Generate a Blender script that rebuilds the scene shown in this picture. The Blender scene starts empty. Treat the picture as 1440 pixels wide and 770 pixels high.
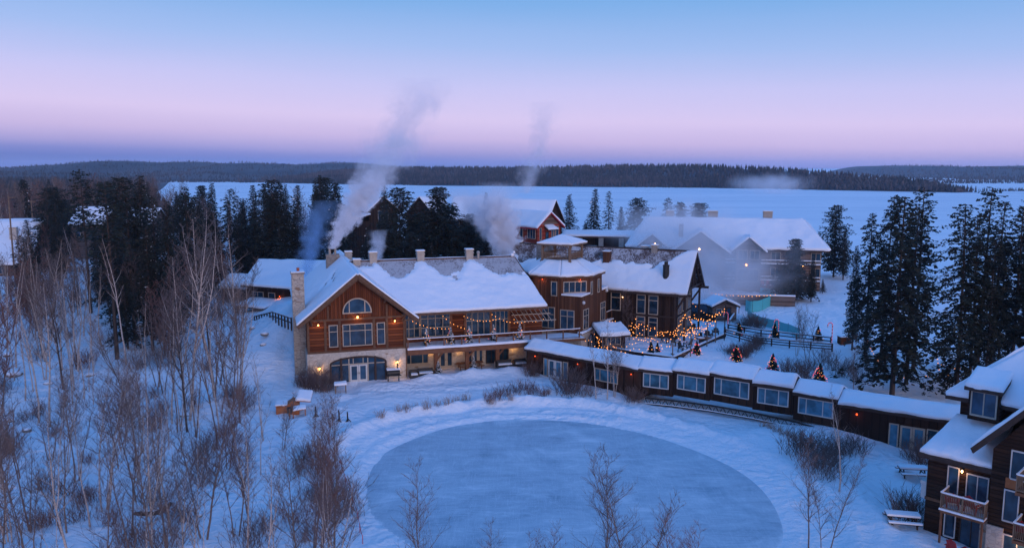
import bpy, bmesh, math, random
import numpy as np
from mathutils import Vector, Matrix, noise as mnoise
R = math.radians
sc = bpy.context.scene
col = sc.collection
rnd = random.Random(7)

# ------------------------------------------------------------------ camera
CAMZ, FPX, PITCH = 24.0, 1120.0, math.atan(150 / 1121.0)
cam = bpy.data.objects.new('camera', bpy.data.cameras.new('camera'))
col.objects.link(cam)
cam.location = (0, 0, CAMZ)
cam.rotation_euler = (math.pi / 2 - PITCH, 0, 0)
cam.data.lens, cam.data.sensor_width = 28.0, 36.0
cam.data.clip_start, cam.data.clip_end = 1.0, 40000.0
sc.camera = cam
CP, SP = math.cos(PITCH), math.sin(PITCH)

def at(u, v, z):
    """survey helper: where the line of sight to a spot of the photo meets height z"""
    x, y = (u - 720) / FPX, (385 - v) / FPX
    d = (x, CP + SP * y, -SP + CP * y)
    t = (z - CAMZ) / d[2]
    return Vector((d[0] * t, d[1] * t, z))

# ------------------------------------------------------------------ render / view
sc.render.engine = 'CYCLES'
sc.view_settings.view_transform = 'Standard'
sc.view_settings.look = 'None'
sc.view_settings.gamma = 1.0
sc.view_settings.exposure = 0.33
sc.cycles.use_denoising = True
sc.cycles.max_bounces = 6
sc.cycles.diffuse_bounces = 2
sc.cycles.glossy_bounces = 2
sc.cycles.transmission_bounces = 2
sc.cycles.transparent_max_bounces = 8
sc.cycles.volume_bounces = 3
sc.cycles.volume_step_rate = 1.5
sc.cycles.caustics_reflective = False
sc.cycles.caustics_refractive = False
sc.cycles.sample_clamp_indirect = 3.0

# ------------------------------------------------------------------ node helpers
def srgb(r, g, b):
    f = lambda c: (c / 255 / 12.92) if c / 255 <= .04045 else ((c / 255 + .055) / 1.055) ** 2.4
    return (f(r), f(g), f(b), 1)

class NT:
    def __init__(s, tree):
        s.t = tree
    def n(s, typ, **kw):
        nd = s.t.nodes.new(typ)
        for k, v in kw.items():
            setattr(nd, k, v)
        return nd
    def l(s, a, b):
        s.t.links.new(a, b)
    def math(s, op, a, b=None, c=None, clamp=False):
        nd = s.n('ShaderNodeMath', operation=op, use_clamp=clamp)
        for i, x in enumerate((a, b, c)):
            if x is None: continue
            if isinstance(x, (int, float)): nd.inputs[i].default_value = x
            else: s.l(x, nd.inputs[i])
        return nd.outputs[0]
    def ramp(s, fac, stops, interp='LINEAR'):
        nd = s.n('ShaderNodeValToRGB')
        cr = nd.color_ramp
        cr.interpolation = interp
        while len(cr.elements) < len(stops): cr.elements.new(.5)
        for e, (p, c) in zip(cr.elements, stops):
            e.position = p
            e.color = c if len(c) == 4 else (*c, 1)
        s.l(fac, nd.inputs[0])
        return nd.outputs[0]
    def noise(s, vec, scale, detail=3, rough=.55, dist=0):
        nd = s.n('ShaderNodeTexNoise')
        nd.inputs['Scale'].default_value = scale
        nd.inputs['Detail'].default_value = detail
        nd.inputs['Roughness'].default_value = rough
        nd.inputs['Distortion'].default_value = dist
        if vec is not None: s.l(vec, nd.inputs['Vector'])
        return nd.outputs[0]
    def mapping(s, vec, scale=(1, 1, 1), rot=(0, 0, 0)):
        nd = s.n('ShaderNodeMapping')
        nd.inputs['Scale'].default_value = scale
        nd.inputs['Rotation'].default_value = rot
        s.l(vec, nd.inputs[0])
        return nd.outputs[0]

MATS = {}
def newmat(name):
    m = bpy.data.materials.new(name)
    m.use_nodes = True
    nt = NT(m.node_tree)
    b = m.node_tree.nodes['Principled BSDF']
    MATS[name] = m
    co = nt.n('ShaderNodeTexCoord').outputs['Object']
    return m, nt, b, co

def simple(name, c1, c2=None, rough=.7, scale=3, stretch=(1, 1, 1), bump=.0, detail=3, spec=.3, metal=0, lo=.35, hi=.65):
    m, nt, b, co = newmat(name)
    b.inputs['Roughness'].default_value = rough
    b.inputs['Specular IOR Level'].default_value = spec
    b.inputs['Metallic'].default_value = metal
    if c2 is None:
        c2 = tuple(x * .75 for x in c1)
    f = nt.noise(nt.mapping(co, stretch), scale, detail)
    nt.l(nt.ramp(f, [(lo, c1), (hi, c2)]), b.inputs['Base Color'])
    if bump:
        bp = nt.n('ShaderNodeBump')
        bp.inputs['Strength'].default_value = bump
        bp.inputs['Distance'].default_value = .05
        nt.l(f, bp.inputs['Height'])
        nt.l(bp.outputs[0], b.inputs['Normal'])
    return m

def emis(name, c, s):
    m, nt, b, co = newmat(name)
    b.inputs['Base Color'].default_value = (*c, 1)
    b.inputs['Emission Color'].default_value = (*c, 1)
    b.inputs['Emission Strength'].default_value = s
    return m

def boards(name, c1, c2, axis='X', width=.2, groove=.35, rough=.75):
    """timber cladding: boards or logs with grooves and grain"""
    m, nt, b, co = newmat(name)
    b.inputs['Roughness'].default_value = rough
    b.inputs['Specular IOR Level'].default_value = .2
    sep = nt.n('ShaderNodeSeparateXYZ'); nt.l(co, sep.inputs[0])
    if axis == 'Z':
        a = sep.outputs[2]
        st = (.35, .35, 5)
    else:
        a = nt.math('ADD', sep.outputs[0], nt.math('MULTIPLY', sep.outputs[1], .93))
        st = (5, 5, .3)
    q = nt.math('DIVIDE', a, width)
    fr = nt.math('FRACT', q)
    fl = nt.math('FLOOR', q)
    wn = nt.n('ShaderNodeTexWhiteNoise', noise_dimensions='1D'); nt.l(fl, wn.inputs['W'])
    g = nt.noise(nt.mapping(co, st), 2.0, 4, .6)
    big = nt.noise(co, .5, 3, .6)
    f = nt.math('ADD', nt.math('MULTIPLY', wn.outputs[0], .45), nt.math('ADD', nt.math('MULTIPLY', g, .35), nt.math('MULTIPLY', big, .3)))
    c = nt.ramp(f, [(.22, tuple(x * .55 for x in c1)), (.5, c1), (.82, tuple(x * 1.15 for x in c2))])
    d = nt.math('ABSOLUTE', nt.math('SUBTRACT', fr, .5))
    prof = nt.math('SUBTRACT', 1, nt.math('POWER', nt.math('MULTIPLY', d, 2), 4))
    mx = nt.n('ShaderNodeMix', data_type='RGBA')
    gr = nt.math('GREATER_THAN', d, .5 - .5 * groove * .25)
    nt.l(gr, mx.inputs[0]); nt.l(c, mx.inputs[6]); mx.inputs[7].default_value = (c1[0] * .35, c1[1] * .35, c1[2] * .35, 1)
    nt.l(mx.outputs[2], b.inputs['Base Color'])
    bp = nt.n('ShaderNodeBump'); bp.inputs['Strength'].default_value = .8; bp.inputs['Distance'].default_value = .05
    nt.l(prof, bp.inputs['Height']); nt.l(bp.outputs[0], b.inputs['Normal'])
    return m

# snow
def snowmat(name, c=(.80, .82, .86), bscale=2.0, bstr=.35, rough=.65):
    m, nt, b, co = newmat(name)
    b.inputs['Roughness'].default_value = rough
    b.inputs['Specular IOR Level'].default_value = .25
    n1 = nt.noise(co, bscale, 6, .6)
    n2 = nt.noise(co, .12, 3, .5)
    nt.l(nt.ramp(n2, [(.3, (c[0] * .93, c[1] * .94, c[2] * .96)), (.7, c)]), b.inputs['Base Color'])
    bp = nt.n('ShaderNodeBump'); bp.inputs['Strength'].default_value = bstr; bp.inputs['Distance'].default_value = .3
    h = n1
    if name == 'snow':
        v = nt.n('ShaderNodeTexVoronoi', feature='SMOOTH_F1'); v.inputs['Scale'].default_value = 1.7; nt.l(co, v.inputs['Vector'])
        msk = nt.ramp(nt.noise(co, .11, 4, .6, .8), [(.50, (0, 0, 0)), (.60, (1, 1, 1))])
        h = nt.math('ADD', n1, nt.math('MULTIPLY', nt.math('MULTIPLY', v.outputs['Distance'], msk), .9))
    nt.l(h, bp.inputs['Height']); nt.l(bp.outputs[0], b.inputs['Normal'])
    return m
snowmat('snow', bscale=1.3, bstr=.9)
snowmat('roof_snow', bscale=1.6, bstr=.25)
def lakemat():
    m, nt, b, co = newmat('lake_snow')
    b.inputs['Roughness'].default_value = .7
    f = nt.math('ADD', nt.math('MULTIPLY', nt.noise(nt.mapping(co, (.004, .02, 1), (0, 0, .12)), 1.0, 6, .62, .8), .6), nt.math('MULTIPLY', nt.noise(nt.mapping(co, (.0012, .004, 1)), 1.0, 4), .4))
    nt.l(nt.ramp(f, [(.38, (.66, .70, .76)), (.5, (.78, .80, .84)), (.62, (.86, .86, .89))]), b.inputs['Base Color'])
lakemat()

def icemat():
    """swept ice: frosty blotches, skate scratches, snow dust creeping in from the rim"""
    m, nt, b, co = newmat('rink_ice')
    b.inputs['Specular IOR Level'].default_value = .25
    rot = nt.mapping(co, (1, 1, 1), (0, 0, -math.atan2(-.78, .62)))
    big = nt.noise(co, .16, 6, .66, 1.2)
    mid = nt.noise(nt.mapping(co, (.35, 1, 1), (0, 0, .35)), .55, 6, .7, 1.5)
    sc1 = nt.noise(nt.mapping(co, (.06, 1.6, 1), (0, 0, .8)), 2.5, 3, .6, 2.5)
    sc2 = nt.noise(nt.mapping(co, (1.6, .05, 1), (0, 0, .3)), 2.5, 3, .6, 2.5)
    scr = nt.math('MAXIMUM', nt.math('LESS_THAN', nt.math('ABSOLUTE', nt.math('SUBTRACT', sc1, .5)), .018), nt.math('LESS_THAN', nt.math('ABSOLUTE', nt.math('SUBTRACT', sc2, .5)), .014))
    f = nt.math('ADD', nt.math('MULTIPLY', big, .55), nt.math('MULTIPLY', mid, .45))
    c = nt.ramp(f, [(.38, (.24, .34, .42)), (.47, (.35, .45, .53)), (.55, (.43, .53, .60)), (.64, (.64, .70, .76))])
    m1 = nt.n('ShaderNodeMix', data_type='RGBA'); nt.l(nt.math('MULTIPLY', scr, .5), m1.inputs[0]); nt.l(c, m1.inputs[6]); m1.inputs[7].default_value = (.66, .72, .78, 1)
    # distance to the rim, in the oval's own axes
    sep = nt.n('ShaderNodeSeparateXYZ'); nt.l(co, sep.inputs[0])
    x, y = nt.math('SUBTRACT', sep.outputs[0], 3.89), nt.math('SUBTRACT', sep.outputs[1], 60.56)
    p = nt.math('DIVIDE', nt.math('ADD', nt.math('MULTIPLY', x, .62), nt.math('MULTIPLY', y, -.78)), 17.39)
    q = nt.math('DIVIDE', nt.math('ADD', nt.math('MULTIPLY', x, .78), nt.math('MULTIPLY', y, .62)), 14.84)
    r = nt.math('SQRT', nt.math('ADD', nt.math('MULTIPLY', p, p), nt.math('MULTIPLY', q, q)))
    rr = nt.math('ADD', r, nt.math('MULTIPLY', nt.math('SUBTRACT', nt.noise(co, .5, 5, .7), .5), .14))
    k = nt.n('ShaderNodeMapRange', interpolation_type='SMOOTHSTEP'); nt.l(rr, k.inputs[0]); k.inputs[1].default_value = .985; k.inputs[2].default_value = 1.04
    m2 = nt.n('ShaderNodeMix', data_type='RGBA'); nt.l(nt.math('MULTIPLY', k.outputs[0], .9), m2.inputs[0]); nt.l(m1.outputs[2], m2.inputs[6]); m2.inputs[7].default_value = (.78, .81, .85, 1)
    nt.l(m2.outputs[2], b.inputs['Base Color'])
    nt.l(nt.ramp(f, [(.35, (.38, .38, .38)), (.7, (.65, .65, .65))]), b.inputs['Roughness'])
    return m
icemat()

def shingle(name, c1, c2, snowfrac=.5, cover=.75, sscale=5.5):
    """roof shingles with courses, dusted by wind-blown snow caught in the butts"""
    m, nt, b, co = newmat(name)
    b.inputs['Roughness'].default_value = .85
    br = nt.n('ShaderNodeTexBrick')
    br.inputs['Scale'].default_value = 1.0
    br.inputs['Brick Width'].default_value = .35
    br.inputs['Row Height'].default_value = .22
    br.inputs['Mortar Size'].default_value = .03
    br.inputs['Color1'].default_value = (*c1, 1); br.inputs['Color2'].default_value = (*c2, 1)
    br.inputs['Mortar'].default_value = (c1[0] * .4, c1[1] * .4, c1[2] * .4, 1)
    sep = nt.n('ShaderNodeSeparateXYZ'); nt.l(co, sep.inputs[0])
    cmb = nt.n('ShaderNodeCombineXYZ'); nt.l(sep.outputs[0], cmb.inputs[0]); nt.l(nt.math('MULTIPLY', nt.math('ADD', sep.outputs[2], sep.outputs[1]), .8), cmb.inputs[1])
    nt.l(cmb.outputs[0], br.inputs['Vector'])
    sp = nt.noise(nt.mapping(co, (1, .45, .45)), sscale, 4, .7)
    bg = nt.noise(co, .6, 3, .6)
    f = nt.math('ADD', nt.math('MULTIPLY', sp, .7), nt.math('MULTIPLY', bg, .5))
    k = nt.ramp(f, [(.60 - .1 * snowfrac - .03, (0, 0, 0)), (.70 - .1 * snowfrac, (1, 1, 1))])
    mx = nt.n('ShaderNodeMix', data_type='RGBA')
    nt.l(nt.math('MULTIPLY', k, cover), mx.inputs[0]); nt.l(br.outputs[0], mx.inputs[6]); mx.inputs[7].default_value = (.75, .77, .82, 1)
    nt.l(mx.outputs[2], b.inputs['Base Color'])
    return m
shingle('shingle_grey', (.21, .18, .18), (.30, .26, .26), .9, .38)
shingle('shingle_brown', (.075, .042, .037), (.125, .074, .064), .1, .55, 9)

def stone(name, cA, cB, cC, scale=2.2, mort=(.36, .33, .30)):
    m, nt, b, co = newmat(name)
    b.inputs['Roughness'].default_value = .85
    mp = nt.mapping(co, (1, 1, 1.9))
    v = nt.n('ShaderNodeTexVoronoi'); v.inputs['Scale'].default_value = scale; nt.l(mp, v.inputs['Vector'])
    e = nt.n('ShaderNodeTexVoronoi', feature='DISTANCE_TO_EDGE'); e.inputs['Scale'].default_value = scale; nt.l(mp, e.inputs['Vector'])
    sepc = nt.n('ShaderNodeSeparateColor'); nt.l(v.outputs['Color'], sepc.inputs[0])
    c = nt.ramp(sepc.outputs[0], [(0, cA), (.55, cB), (.88, cB), (1, cC)])
    k = nt.math('LESS_THAN', e.outputs['Distance'], .05)
    mx = nt.n('ShaderNodeMix', data_type='RGBA'); nt.l(k, mx.inputs[0]); nt.l(c, mx.inputs[6]); mx.inputs[7].default_value = (*mort, 1)
    nt.l(mx.outputs[2], b.inputs['Base Color'])
    bp = nt.n('ShaderNodeBump'); bp.inputs['Strength'].default_value = .6; bp.inputs['Distance'].default_value = .06
    nt.l(nt.math('MINIMUM', e.outputs['Distance'], .2), bp.inputs['Height']); nt.l(bp.outputs[0], b.inputs['Normal'])
    return m
stone('stone', (.42, .38, .32), (.50, .46, .40), (.27, .19, .12))
stone('stone_dark', (.20, .17, .15), (.26, .23, .20), (.14, .10, .07), 2.5, (.15, .14, .13))

boards('wood_log', (.115, .030, .009), (.185, .054, .017), 'Z', .33, .7)
boards('wood_board', (.100, .028, .009), (.16, .048, .017), 'X', .22, .4)
boards('wood_tower', (.090, .036, .018), (.140, .060, .031), 'X', .2, .4)
boards('wood_dark', (.024, .012, .008), (.044, .023, .015), 'X', .22, .4)
boards('wood_chalet', (.026, .012, .007), (.045, .022, .013), 'Z', .25, .5)
boards('wood_red', (.26, .040, .022), (.36, .066, .036), 'Z', .2, .4)
boards('wood_grey', (.12, .085, .072), (.19, .14, .12), 'Z', .22, .4)
simple('fascia', (.13, .07, .04), (.09, .045, .026), stretch=(1, 1, 1))
simple('fascia_dark', (.035, .022, .017), (.05, .03, .024))
simple('beam', (.20, .085, .042), (.13, .055, .027), scale=2)
simple('beam_grey', (.20, .135, .09), (.14, .09, .06), scale=2)
simple('trim', (.42, .36, .29), (.36, .30, .24), rough=.6)
simple('trim_white', (.55, .55, .54), (.50, .50, .50), rough=.5)
simple('metal_vent', (.34, .32, .29), (.27, .25, .23), rough=.5, metal=.2)
simple('black_iron', (.018, .018, .020), (.03, .03, .03), rough=.5)
simple('dark_soffit', (.03, .018, .013), (.045, .028, .02))
simple('red_paint', (.35, .03, .035), (.28, .02, .025), rough=.55)
simple('orange_wood', (.40, .14, .05), (.28, .09, .03))
simple('clay', (.35, .09, .05))
simple('needles', (.008, .013, .011), (.018, .026, .018), scale=.8)
simple('needles_brown', (.016, .017, .011), (.030, .027, .016), scale=.8)
simple('needles_light', (.028, .040, .034), (.045, .058, .048), scale=.8)
simple('bark', (.060, .042, .034), (.035, .025, .02), stretch=(3, 3, .6))
simple('twig', (.155, .108, .098), (.10, .068, .062), scale=1)
simple('twig_grey', (.17, .125, .11), (.11, .085, .075), scale=1)
simple('twig_red', (.18, .082, .062), (.115, .054, .042), scale=1)
simple('grass_dry', (.40, .29, .24), (.28, .19, .15))
simple('rope_red', (.5, .05, .07), (.45, .04, .06))
simple('candy_white', (.75, .7, .7), (.7, .65, .65), rough=.4)
simple('candy_red', (.5, .05, .05), (.4, .03, .03), rough=.4)
simple('far_needles', (.012, .018, .022), (.03, .036, .04), scale=.02)
simple('far_bare', (.055, .045, .048), (.085, .07, .07), scale=.02)
simple('hill_wood', (.016, .022, .030), (.085, .070, .075), scale=.004, detail=7)

stone('stone_mixed', (.34, .29, .24), (.42, .37, .31), (.20, .12, .07), 1.8, (.22, .20, .18))
simple('sapling_bark', (.20, .145, .12), (.12, .085, .072), scale=2, stretch=(1, 1, 3))
def birchmat():
    m, nt, b, co = newmat('birch_bark')
    b.inputs['Roughness'].default_value = .7
    f = nt.noise(nt.mapping(co, (1.2, 1.2, 6)), 1.6, 4, .7)
    nt.l(nt.ramp(f, [(.36, (.06, .045, .04)), (.44, (.40, .33, .29)), (.7, (.54, .46, .41))]), b.inputs['Base Color'])
birchmat()

def glassmat(name, c, rough=.06):
    m, nt, b, co = newmat(name)
    f = nt.noise(co, .9, 2)
    oi = nt.n('ShaderNodeObjectInfo')
    vv = nt.math('MULTIPLY_ADD', oi.outputs['Random'], 1.1, .45)
    sm = nt.n('ShaderNodeVectorMath', operation='SCALE'); nt.l(nt.ramp(f, [(.35, c), (.65, tuple(x * .35 for x in c))]), sm.inputs[0]); nt.l(vv, sm.inputs['Scale'])
    nt.l(sm.outputs[0], b.inputs['Base Color'])
    b.inputs['Roughness'].default_value = rough
    b.inputs['Specular IOR Level'].default_value = .6
    bp = nt.n('ShaderNodeBump'); bp.inputs['Strength'].default_value = .05; bp.inputs['Distance'].default_value = .1
    nt.l(nt.noise(co, .6, 1), bp.inputs['Height']); nt.l(bp.outputs[0], b.inputs['Normal'])
glassmat('glass', (.022, .060, .110))  # blue of the reflected sky is put into the base colour
glassmat('glass_teal', (.06, .20, .31), .1)
emis('bulb_warm', (1.0, .34, .08), 2.5)
emis('lamp_warm', (1.0, .42, .10), 9.0)
emis('lamp_pale', (1.0, .62, .30), 7.0)
emis('lamp_red', (1.0, .10, .02), 1.5)
emis('fairy_red', (1.0, .08, .08), 2.4)
emis('fairy_gold', (1.0, .45, .15), 2.2)

def netmat():
    m, nt, b, co = newmat('teal_net')
    b.inputs['Base Color'].default_value = (.08, .48, .50, 1)
    b.inputs['Alpha'].default_value = .75
netmat()

# ------------------------------------------------------------------ mesh builder
class F:
    """a vertical face: u runs along it, n points out of it, z up"""
    def __init__(s, ox, oy, ang):
        s.o = (ox, oy); a = R(ang)
        s.d = (math.cos(a), math.sin(a)); s.n = (math.sin(a), -math.cos(a)); s.ang = ang
    def p(s, u, n, z):
        return (s.o[0] + u * s.d[0] + n * s.n[0], s.o[1] + u * s.d[1] + n * s.n[1], z)
ID = F(0, 0, 0)

class MB:
    def __init__(s):
        s.v, s.f, s.m = [], [], []
    def add(s, vs, fs, mi=0):
        b = len(s.v)
        s.v += [tuple(p) for p in vs]
        s.f += [tuple(b + i for i in f) for f in fs]
        s.m += [mi] * len(fs)
        return s
    def hexa(s, p, mi=0):
        return s.add(p, [(0, 3, 2, 1), (4, 5, 6, 7), (0, 1, 5, 4), (1, 2, 6, 5), (2, 3, 7, 6), (3, 0, 4, 7)], mi)
    def fbox(s, f, u0, u1, n0, n1, z0, z1, mi=0):
        return s.hexa([f.p(u0, n0, z0), f.p(u1, n0, z0), f.p(u1, n1, z0), f.p(u0, n1, z0),
                       f.p(u0, n0, z1), f.p(u1, n0, z1), f.p(u1, n1, z1), f.p(u0, n1, z1)], mi)
    def box(s, x0, x1, y0, y1, z0, z1, mi=0):
        return s.hexa([(x0, y0, z0), (x1, y0, z0), (x1, y1, z0), (x0, y1, z0), (x0, y0, z1), (x1, y0, z1), (x1, y1, z1), (x0, y1, z1)], mi)
    def prism(s, pts_a, pts_b, mi=0):
        k = len(pts_a)
        return s.add(list(pts_a) + list(pts_b), [tuple(range(k))[::-1], tuple(range(k, 2 * k))] + [(i, (i + 1) % k, k + (i + 1) % k, k + i) for i in range(k)], mi)
    def poly_z(s, pts, z0, z1, mi=0):
        return s.prism([(x, y, z0) for x, y in pts], [(x, y, z1) for x, y in pts], mi)
    def slab(s, q, th, mi=0):
        """quad (list of points) with thickness downwards"""
        return s.prism([(x, y, z - th) for x, y, z in q], q, mi)
    def bar(s, a, b, w, h=None, mi=0):
        a, b = Vector(a), Vector(b); h = h or w
        d = (b - a)
        if d.length < 1e-6: return s
        d.normalize()
        x = d.cross(Vector((0, 0, 1)))
        if x.length < 1e-3: x = Vector((1, 0, 0))
        x.normalize(); y = x.cross(d)
        x *= w / 2; y *= h / 2
        return s.hexa([a - x - y, a + x - y, a + x + y, a - x + y, b - x - y, b + x - y, b + x + y, b - x + y], mi)
    def tube(s, pts, rad, k=6, mi=0, cap=True):
        pts = [Vector(p) for p in pts]
        n = len(pts)
        if isinstance(rad, (int, float)): rad = [rad] * n
        vs = []
        x = None
        for i in range(n):
            d = (pts[min(i + 1, n - 1)] - pts[max(i - 1, 0)])
            if d.length < 1e-9: d = Vector((0, 0, 1))
            d.normalize()
            if x is None:
                x = d.cross(Vector((.31, .95, .05)))
                if x.length < .1: x = d.cross(Vector((1, 0, 0)))
            else:
                x = x - d * x.dot(d)
            x.normalize(); y = d.cross(x)
            for j in range(k):
                t = 2 * math.pi * j / k
                vs.append(pts[i] + (x * math.cos(t) + y * math.sin(t)) * rad[i])
        fs = [(i * k + j, i * k + (j + 1) % k, (i + 1) * k + (j + 1) % k, (i + 1) * k + j) for i in range(n - 1) for j in range(k)]
        if cap:
            fs += [tuple(range(k))[::-1], tuple((n - 1) * k + j for j in range(k))]
        return s.add(vs, fs, mi)
    def ball(s, c, r, mi=0, sq=(1, 1, 1), rings=4, k=7):
        vs = [(c[0], c[1], c[2] - r * sq[2])]
        for i in range(1, rings):
            ph = -math.pi / 2 + math.pi * i / rings
            for j in range(k):
                t = 2 * math.pi * j / k
                vs.append((c[0] + r * sq[0] * math.cos(ph) * math.cos(t), c[1] + r * sq[1] * math.cos(ph) * math.sin(t), c[2] + r * sq[2] * math.sin(ph)))
        vs.append((c[0], c[1], c[2] + r * sq[2]))
        fs = [(0, 1 + (j + 1) % k, 1 + j) for j in range(k)]
        for i in range(rings - 2):
            a = 1 + i * k
            fs += [(a + j, a + (j + 1) % k, a + k + (j + 1) % k, a + k + j) for j in range(k)]
        a = 1 + (rings - 2) * k; t = len(vs) - 1
        fs += [(a + j, a + (j + 1) % k, t) for j in range(k)]
        return s.add(vs, fs, mi)
    def mesh(s, name, mats, smooth=False, recalc=True):
        me = bpy.data.meshes.new(name)
        me.from_pydata(s.v, [], s.f)
        for m in (mats if isinstance(mats, (list, tuple)) else [mats]):
            me.materials.append(MATS[m])
        if len(set(s.m)) > 1:
            me.polygons.foreach_set('material_index', s.m)
        if recalc:
            bm = bmesh.new(); bm.from_mesh(me)
            bmesh.ops.recalc_face_normals(bm, faces=bm.faces)
            bm.to_mesh(me); bm.free()
        if smooth:
            me.polygons.foreach_set('use_smooth', [True] * len(me.polygons))
        me.update()
        return me
    def build(s, name, mats, parent=None, smooth=False, recalc=True, loc=None):
        return link(name, s.mesh(name, mats, smooth, recalc), parent, loc)

def link(name, me, parent=None, loc=None):
    o = bpy.data.objects.new(name, me)
    col.objects.link(o)
    if parent: o.parent = parent
    if loc: o.location = loc
    return o
def tag(o, label=None, cat=None, group=None, kind=None):
    if label: o['label'] = label
    if cat: o['category'] = cat
    if group: o['group'] = group
    if kind: o['kind'] = kind
    return o
def thing(name, label, cat, loc=(0, 0, 0), rz=0, group=None):
    o = bpy.data.objects.new(name, None)
    col.objects.link(o)
    o.empty_display_size = .5
    o.location = loc; o.rotation_euler = (0, 0, R(rz))
    return tag(o, label, cat, group)
def dup(root, loc, rz=0, scale=None, label=None, group=None):
    r = root.copy(); col.objects.link(r)
    r.location = loc; r.rotation_euler = (0, 0, R(rz))
    if scale is not None: r.scale = scale if isinstance(scale, tuple) else (scale,) * 3
    if label: r['label'] = label
    if group: r['group'] = group
    for ch in list(root.children):
        c = ch.copy(); col.objects.link(c); c.parent = r
        for g in list(ch.children):
            d = g.copy(); col.objects.link(d); d.parent = c
    return r

def fbm(x, y, s=1.0, o=4, seed=0.0):
    return mnoise.fractal(Vector((x * s + seed, y * s - seed, seed * .37)), 1.0, 2.0, o)
def sstep(a, b, x):
    if a == b: return 0.0 if x < a else 1.0
    t = min(1, max(0, (x - a) / (b - a)))
    return t * t * (3 - 2 * t)

# ------------------------------------------------------------------ world, sun
SUN_EL, SUN_AZ = 5.0, 152.0          # low glow behind the camera, to the right
def make_world():
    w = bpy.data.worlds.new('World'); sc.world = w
    w.use_nodes = True
    nt = NT(w.node_tree)
    w.node_tree.nodes.clear()
    out = nt.n('ShaderNodeOutputWorld'); bg = nt.n('ShaderNodeBackground')
    nt.l(bg.outputs[0], out.inputs[0])
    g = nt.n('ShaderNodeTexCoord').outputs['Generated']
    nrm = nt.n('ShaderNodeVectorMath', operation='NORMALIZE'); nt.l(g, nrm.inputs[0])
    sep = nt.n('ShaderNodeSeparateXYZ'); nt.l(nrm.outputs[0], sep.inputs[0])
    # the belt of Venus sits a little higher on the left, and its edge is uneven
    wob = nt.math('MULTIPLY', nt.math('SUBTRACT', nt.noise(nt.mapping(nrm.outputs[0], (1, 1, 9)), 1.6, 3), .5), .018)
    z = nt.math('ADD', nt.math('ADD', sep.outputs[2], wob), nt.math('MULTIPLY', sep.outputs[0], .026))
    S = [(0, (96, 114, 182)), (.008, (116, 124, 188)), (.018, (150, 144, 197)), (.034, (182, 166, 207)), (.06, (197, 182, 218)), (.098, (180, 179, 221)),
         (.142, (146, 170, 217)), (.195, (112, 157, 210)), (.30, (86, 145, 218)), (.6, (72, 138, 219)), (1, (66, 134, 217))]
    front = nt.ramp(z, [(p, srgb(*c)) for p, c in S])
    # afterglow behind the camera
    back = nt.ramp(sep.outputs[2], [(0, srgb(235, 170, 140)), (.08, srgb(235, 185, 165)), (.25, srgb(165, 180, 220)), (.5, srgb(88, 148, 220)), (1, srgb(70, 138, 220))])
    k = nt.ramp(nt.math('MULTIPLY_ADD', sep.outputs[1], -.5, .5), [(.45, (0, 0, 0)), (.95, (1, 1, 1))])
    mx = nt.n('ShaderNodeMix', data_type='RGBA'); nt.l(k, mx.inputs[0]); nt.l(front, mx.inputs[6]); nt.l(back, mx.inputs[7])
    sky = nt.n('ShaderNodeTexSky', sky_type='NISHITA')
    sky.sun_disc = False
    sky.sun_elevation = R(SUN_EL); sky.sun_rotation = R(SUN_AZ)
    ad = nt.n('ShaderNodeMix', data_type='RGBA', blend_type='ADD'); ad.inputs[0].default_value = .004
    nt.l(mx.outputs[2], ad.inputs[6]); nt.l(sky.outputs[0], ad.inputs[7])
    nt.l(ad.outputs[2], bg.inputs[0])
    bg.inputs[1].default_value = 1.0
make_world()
sun = bpy.data.objects.new('sun', bpy.data.lights.new('sun', 'SUN'))
col.objects.link(sun)
sun.data.energy = 1.3
sun.data.color = (1.0, .74, .68)
sun.data.angle = R(40)
az = R(SUN_AZ)
sdir = Vector((math.sin(az) * math.cos(R(SUN_EL + 2)), math.cos(az) * math.cos(R(SUN_EL + 2)), math.sin(R(SUN_EL + 2))))
sun.rotation_euler = sdir.to_track_quat('Z', 'Y').to_euler()

# ------------------------------------------------------------------ ground
O = Vector((-22.65, 86.04, 0)); A = Vector((math.cos(R(17)), math.sin(R(17)), 0)); B = Vector((-math.sin(R(17)), math.cos(R(17)), 0))
def L(u, v, z=0): return O + A * u + B * v + Vector((0, 0, z))
RC = (3.89, 60.56); RA, RB = 17.39, 14.84; RD1 = (.62, -.78); RD2 = (.78, .62)
def rink_d(x, y):
    dx, dy = x - RC[0], y - RC[1]
    p, q = (dx * RD1[0] + dy * RD1[1]) / RA, (dx * RD2[0] + dy * RD2[1]) / RB
    r = math.hypot(p, q)
    return (r - 1) * 16.0           # metres outside the edge, about
MOUNDS = [(L(13.6, -1.6), 2.0, 1.0, .75), (L(18.6, -1.4), 2.3, 1.1, .85), (L(23.2, -1.2), 2.2, 1.5, .6), (L(10, -2.5), 1.6, 1.0, .3), (L(7.5, -2.2), 1.2, .8, .25),
          (at(500, 533, .1), .8, .5, .4), (L(27, -2.2), 1.7, 1.4, .5), (at(305, 565, .3), 2.8, 2.2, .9), (at(470, 575, 0), 1.5, 1.0, .3)]
TERR = [(12.0, 98.2), (15.0, 95.6), (19.2, 92.9), (28.8, 106.2), (34.0, 119), (14, 119)]
def in_poly(x, y, P):
    c = False
    for i in range(len(P)):
        (x0, y0), (x1, y1) = P[i], P[i - 1]
        if (y0 > y) != (y1 > y) and x < (x1 - x0) * (y - y0) / (y1 - y0) + x0: c = not c
    return c
CORR = [(1.2, 91.8), (13.25, 81.6), (23.5, 75.5), (38.0, 65.6)]
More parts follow.
